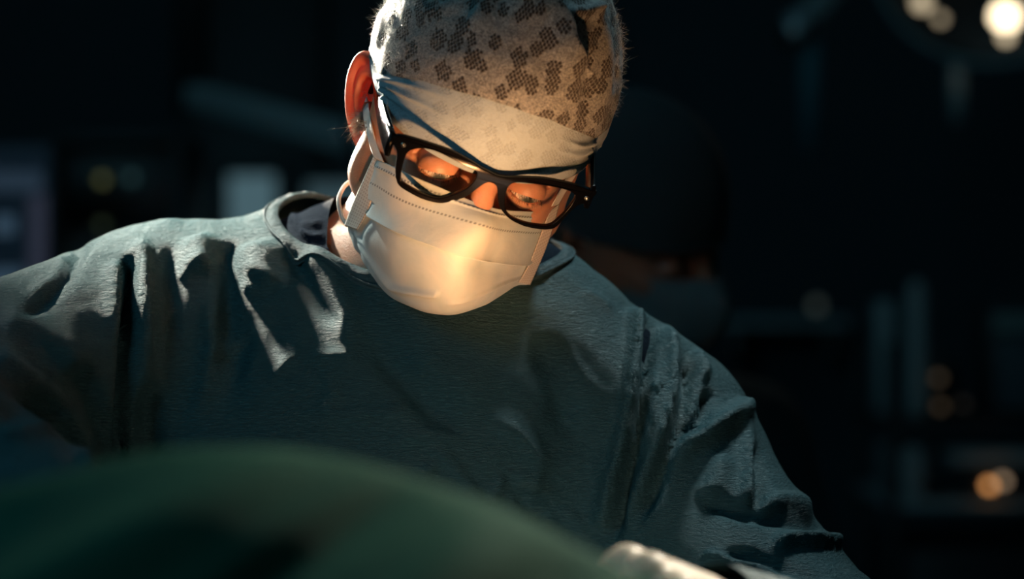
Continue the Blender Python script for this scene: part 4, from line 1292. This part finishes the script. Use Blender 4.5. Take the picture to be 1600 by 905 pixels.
def ray_plane(px, py, c, n):
    d = np.array([(px - 800.0) / FPX, 1.0, -(py - 452.5) / FPX]); n = np.asarray(n)
    return CAM + d * ((c - CAM) @ n) / (d @ n)

# surgical lamp, top of the picture on the right
LC = W(1548, -78, 2.3); LN = np.array([-.25, -.88, -.40]); LN /= np.linalg.norm(LN); LB = basis(LN)
lamp = thing('surgical_lamp', 'round ceiling surgical lamp with glowing warm bulbs at upper right', 'lamp', (LC[0], LC[1], RZ))
v, f = lathe([(.03, -.075), (.10, -.065), (.165, -.035), (.185, -.005), (.187, .010), (.178, .016), (.168, .008), (.150, -.004), (.02, -.008)], (0, 0, 0), 64, LB)
add('lamp_head', v + LC, f, M['dark_shell'], lamp)
v, f = tube(np.array([[.189 * math.cos(a), .189 * math.sin(a), .008] for a in np.arange(64) * math.pi / 32]) @ LB.T, .008, 8, closed=True); add('rim', v + LC, f, M['white_shell'], lamp)
spots_ = [(ray_plane(1572, 24, LC, LN), .024, 3.6), (ray_plane(1441, 3, LC, LN), .014, .9), (ray_plane(1470, 28, LC, LN), .0085, .6), (ray_plane(1572, 56, LC, LN), .010, 1.3)]  # last two are reflections, made as small glowing bulbs
for a in (70, 130, 190, 250):
    spots_.append((LC + LB @ np.array([.11 * math.cos(math.radians(a)), .11 * math.sin(math.radians(a)), 0]), .022, 8.0))
for p, r0, pw in spots_:
    if PX(p)[1] > -25 and r0 == .022: continue
    v, f = lathe([(r0 * 1.15, -.012), (r0 * 1.15, .004), (r0, .006), (r0 * .95, .003)], (0, 0, 0), 24, LB); b = add('bulb_socket', v + p, f, M['steel'], lamp)
    v, f = lathe([(r0 * .95, .004), (r0 * .8, .010), (r0 * .45, .0135), (.001, .0145)], (0, 0, 0), 24, LB); add('bulb', v + p, f, glow('bulb_glow_%d' % int(pw * 10), (1.0, 0.80, 0.52), pw), b)
hp = ray_plane(1496, 96, LC, LN)
v, f = tube([hp, hp + [0, 0, -.05], hp + [0, 0, -.10]], [.013, .014, .011], 16); add('handle', v, f, M['white_shell'], lamp)
v, f = tube(spline([LC - LN * .06, LC - LN * .14 + [.03, .02, .04], LC + [.12, .20, .34], LC + [.02, .05, .62], np.array([LC[0], LC[1], RZ - .01])], 40), .022, 14); add('arm', v, f, M['white_shell'], lamp)
v, f = lathe([(.09, -.05), (.09, -.01), (.05, .0)], (LC[0], LC[1], RZ), 32); add('ceiling_mount', v, f, M['white_shell'], lamp)

# boom arm with a hanging tube, left of the lamp
K = W(1246, 48, 2.5); boom = thing('ceiling_boom', 'grey jointed boom arm hanging left of the surgical lamp', 'boom arm', (K[0] + .25, K[1], RZ))
P2 = K + np.array([.25, 0, .30])
v, f = tube([K, (K + P2) / 2, P2], .024, 14); add('arm', v, f, M['white_shell'], boom)
v, f = lathe([(.001, -.034), (.024, -.030), (.034, -.015), (.036, 0), (.034, .015), (.024, .030), (.001, .034)], K, 24); add('joint', v, f, M['steel'], boom)
K2 = W(1266, 62, 2.5); v, f = tube([K2, K2 + [0, 0, -.08], K2 + [0, 0, -.19]], [.017, .017, .014], 14); add('drop_tube', v, f, M['teal_shell'], boom)
v, f = tube([P2, P2 + [0, 0, .2], np.array([P2[0], P2[1], RZ - .002])], .028, 14); add('ceiling_post', v, f, M['white_shell'], boom)

# pale pendant arm sloping over the left background
Q0, Q1 = W(300, 150, 2.4), W(580, 228, 2.0)
pend = thing('pendant_arm', 'pale pendant arm sloping down above the doors behind the surgeon', 'pendant arm', (Q0[0], Q0[1], RZ))
dq = (Q1 - Q0); Lq = np.linalg.norm(dq); bx = dq / Lq; R3 = np.stack([bx, np.cross([0, 0, 1.0], bx), np.cross(bx, np.cross([0, 0, 1.0], bx))], 1); R3 /= np.linalg.norm(R3, axis=0)
add('arm', *box((Q0 + Q1) / 2, (Lq, .05, .046), R3, .01), M['white_shell'], pend)
v, f = tube([Q0 + [0, 0, -.03], Q0 + [0, 0, .3], np.array([Q0[0], Q0[1], RZ - .002])], .03, 16); add('ceiling_post', v, f, M['dark_shell'], pend)
v, f = lathe([(.035, -.05), (.04, -.03), (.04, .03), (.03, .05)], Q1, 20); add('end_joint', v, f, M['steel'], pend)

# double doors in the back wall with lit vision panes
def door(idx, cx, w, pane, power):
    d = thing('door_%d' % idx, '', 'door', (cx, RY1 - .03, 0)); del d['label']; del d['category']; d['kind'] = 'structure'
    add('door_leaf', *box((cx, RY1 - .03, 1.06), (w, .045, 2.10), bev=.004), M['dark_shell'], d)
    x0, y0, x1, y1 = pane; A = W(x0, y0, RY1 - .054); B = W(x1, y1, RY1 - .054); c = (A + B) / 2; sz = np.abs(B - A)
    for dx, dz, sx, sz2 in ((0, sz[2] / 2 + .012, sz[0] + .048, .024), (0, -sz[2] / 2 - .012, sz[0] + .048, .024), (sz[0] / 2 + .012, 0, .024, sz[2]), (-sz[0] / 2 - .012, 0, .024, sz[2])):
        add('window_frame', *box(c + [dx, -.004, dz], (sx, .014, sz2), bev=.003), M['dark_shell'], d)
    add('pane', *box(c, (sz[0], .006, sz[2])), glow('lit_pane_%d' % idx, (0.42, 0.78, 0.92), power), d, smooth=False)
    v, f = tube([c + [w * .36, -.03, -.45], c + [w * .36, -.045, -.44], c + [w * .36, -.045, -.30], c + [w * .36, -.03, -.29]], .008, 10); add('door_handle', v, f, M['steel'], d)
door(1, W(400, 400, RY1)[0], .30, (358, 274, 430, 420), .14)
door(2, W(625, 400, RY1)[0], .30, (480, 286, 600, 420), .07)

# monitor at the left edge
MC = W(-112, 355, 2.3); mon = thing('monitor', 'dim blue monitor screen at the left edge behind the shoulder', 'monitor', (MC[0], MC[1], 0))
add('housing', *box(MC + [0, .03, 0], (.42, .05, .29), bev=.012), M['dark_shell'], mon)
sc = add('screen', *box(MC + [0, .003, 0], (.39, .006, .26)), glow('screen_dark', (0.20, 0.42, 0.80), .009), mon, smooth=False)
def scr(x0, y0, x1, y1, col, pw):
    A, B = W(x0, y0, 2.295), W(x1, y1, 2.295); c = (A + B) / 2; s_ = np.abs(B - A); s_[1] = .004
    add('screen_window', *box(c, s_), glow('screen_%d_%d' % (x0, y0), col, pw), sc, smooth=False)
scr(-140, 268, 66, 298, (0.35, 0.60, 0.95), .045)
scr(46, 304, 72, 452, (0.50, 0.55, 0.90), .040)
scr(-8, 338, 22, 366, (0.35, 0.65, 1.0), .085)
scr(-120, 420, 36, 452, (0.35, 0.65, 1.0), .075)
add('post', *box((MC[0], MC[1] + .09, .66), (.06, .06, 1.20), bev=.01), M['dark_shell'], mon)
add('neck', *box((MC[0], MC[1] + .075, MC[2]), (.10, .07, .10), bev=.01), M['dark_shell'], mon)
add('base', *box((MC[0], MC[1] + .09, .03), (.46, .40, .06), bev=.02), M['dark_shell'], mon)

# rack of devices with three small indicator lamps
RC = W(200, 420, 2.75); rack = thing('equipment_rack', 'tall dark equipment rack with dim indicator lamps beside the monitor', 'rack', (RC[0], RC[1], 0))
zt = W(0, 215, 2.6)[2]
for sx in (-1, 1): add('side_panel', *box((RC[0] + sx * .105, RC[1] + .05, zt / 2 + .02), (.02, .34, zt - .04), bev=.004), M['dark_shell'], rack)
add('top_panel', *box((RC[0], RC[1] + .05, zt), (.23, .34, .02), bev=.004), M['dark_shell'], rack)
for i, z in enumerate((.12, .42, .72, 1.02, 1.22, 1.40, 1.58)):
    if z > zt - .03: continue
    dev = add('device', *box((RC[0], RC[1] + .05, z), (.186, .30, .13), bev=.006), M['teal_shell'] if i % 2 else M['dark_shell'], rack)
for px, py, col, pw in ((160, 281, (0.75, 0.80, 0.30), .14), (206, 278, (0.30, 0.70, 0.75), .09), (160, 352, (0.50, 0.70, 0.40), .06)):
    p = W(px, py, RC[1] - .112); v, f = lathe([(.008, 0), (.008, .006), (.005, .010), (.001, .011)], (0, 0, 0), 16, basis((0, -1, 0))); add('indicator_lamp', v + p, f, glow('indicator_%d' % (px + py), col, pw), rack)

# anaesthesia machine at the right
def at(px, py): return W(px, py, 2.5)
mc = at(1520, 700); ana = thing('anaesthesia_machine', 'dark anaesthesia machine with shelves, pale tube and amber lights at the right edge', 'medical machine', (mc[0], mc[1] + .15, 0))
def pbox(name, x0, y0, x1, y1, d0, d1, m, bev=.004, parent=None):
    A, B = at(x0, y0), at(x1, y1); c = (A + B) / 2; s_ = np.abs(B - A); c[1] = 2.5 + (d0 + d1) / 2; s_[1] = d1 - d0
    return add(name, *box(c, s_, bev=bev), m, parent or ana)
pbox('shelf', 1385, 652, 1700, 668, -.02, .40, M['dark_shell'])
pbox('shelf', 1385, 782, 1700, 796, -.02, .40, M['white_shell'])
A = at(1385, 0)[0]; B = at(1700, 0)[0]
for x in (A + .01, B - .01):
    for y in (2.49, 2.88): add('post', *box((x, y, .70), (.022, .022, 1.22), bev=.003), M['dark_shell'], ana)
add('drawer_unit', *box(((A + B) / 2, 2.69, .56), (B - A - .05, .36, .80), bev=.008), M['dark_shell'], ana)
for z in (.30, .54, .78):
    dr = add('drawer', *box(((A + B) / 2, 2.502, z), (B - A - .08, .02, .20), bev=.004), M['dark_shell'], ana)
    v, f = tube([((A + B) / 2 - .07, 2.480, z + .04), ((A + B) / 2, 2.474, z + .04), ((A + B) / 2 + .07, 2.480, z + .04)], .006, 8); add('drawer_handle', v, f, M['steel'], dr)
for x in (A + .02, B - .02):
    for y in (2.50, 2.87):
        v, f = lathe([(.01, -.014), (.036, -.014), (.04, -.008), (.04, .008), (.036, .014), (.01, .014)], (x, y, .042), 20, basis((1, 0, 0))); add('caster', v, f, M['rubber'], ana)
pbox('back_panel', 1378, 470, 1404, 652, .05, .12, M['white_shell'])
c = at(1432, 0); z0, z1 = at(0, 652)[2], at(0, 438)[2]
v, f = lathe([(.017, z0), (.017, z0 + .02), (.0165, z1 - .03), (.013, z1 - .012), (.006, z1)], (c[0], 2.50, 0), 24); add('gas_tube', v, f, M['white_shell'], ana)
v, f = lathe([(.012, at(0, 652)[2]), (.020, at(0, 640)[2]), (.020, at(0, 572)[2]), (.010, at(0, 560)[2]), (.010, at(0, 552)[2])], (at(1490, 0)[0], 2.56, 0), 24); add('vaporizer', v, f, M['dark_shell'], ana)
mo = pbox('display', 1545, 478, 1690, 652, .02, .14, M['dark_shell'], .008)
pbox('display_screen', 1556, 490, 1680, 520, .012, .019, glow('display_teal', (0.20, 0.62, 0.72), .010), .001, mo)
pbox('display_screen', 1560, 530, 1680, 640, .012, .019, glow('display_dim', (0.15, 0.50, 0.70), .004), .001, mo)
for px, py, col, pw in ((1462, 590, (1.0, 0.72, 0.45), .09), (1465, 634, (1.0, 0.70, 0.42), .08), (1500, 630, (0.7, 0.6, 0.5), .03), (1541, 757, (1.0, 0.42, 0.13), 2.0), (1562, 750, (0.8, 0.55, 0.35), .9)):
    p = at(px, py); p[1] = 2.47; v, f = lathe([(.0065, -.012), (.0065, .004), (.004, .008), (.001, .009)], (0, 0, 0), 16, basis((0, -1, 0))); add('indicator_lamp', v + p, f, glow('lamp_%d_%d' % (px, py), col, pw), ana)
pbox('control_panel', 1450, 560, 1478, 652, -.012, .05, M['dark_shell'])
pbox('control_panel', 1515, 735, 1700, 782, -.012, .05, M['dark_shell'])
pbox('tray', 1490, 704, 1640, 728, .0, .25, M['white_shell'])
pbox('tray_support', 1520, 728, 1620, 740, .05, .25, M['dark_shell'])
pbox('module', 1395, 700, 1442, 782, -.01, .2, M['white_shell'], .006)

# shelf on the back wall with one small lamp
sh = thing('wall_shelf', 'thin grey shelf on the back wall right of the assistant', 'shelf', (W(1215, 505, 3.6)[0], RY1, W(0, 505, 3.6)[2]))
A, B = W(1125, 497, 3.58), W(1320, 512, 3.58); c = (A + B) / 2; c[1] = 3.59
add('board', *box(c, (B[0] - A[0], .21, .022), bev=.004), M['white_shell'], sh)
for x in (A[0] + .03, B[0] - .03): add('bracket', *box((x, 3.62, c[2] - .045), (.012, .15, .07), bev=.002), M['steel'], sh)
p = W(1276, 489, 3.54); b0z = c[2] + .011
nl = thing('night_lamp', 'small round pale lamp glowing on the end of the wall shelf', 'lamp', (p[0], p[1], b0z))
v, f = lathe([(.016, b0z + .0005), (.016, b0z + .006), (.006, b0z + .009), (.006, b0z + .016)], (p[0], p[1], 0), 20); add('base', v, f, M['dark_shell'], nl)
v, f = lathe([(.003, -.012), (.009, -.009), (.012, 0), (.009, .009), (.003, .012)], (p[0], p[1], b0z + .026), 20); add('globe', v, f, glow('night_globe', (0.75, 0.95, 0.85), .06), nl)
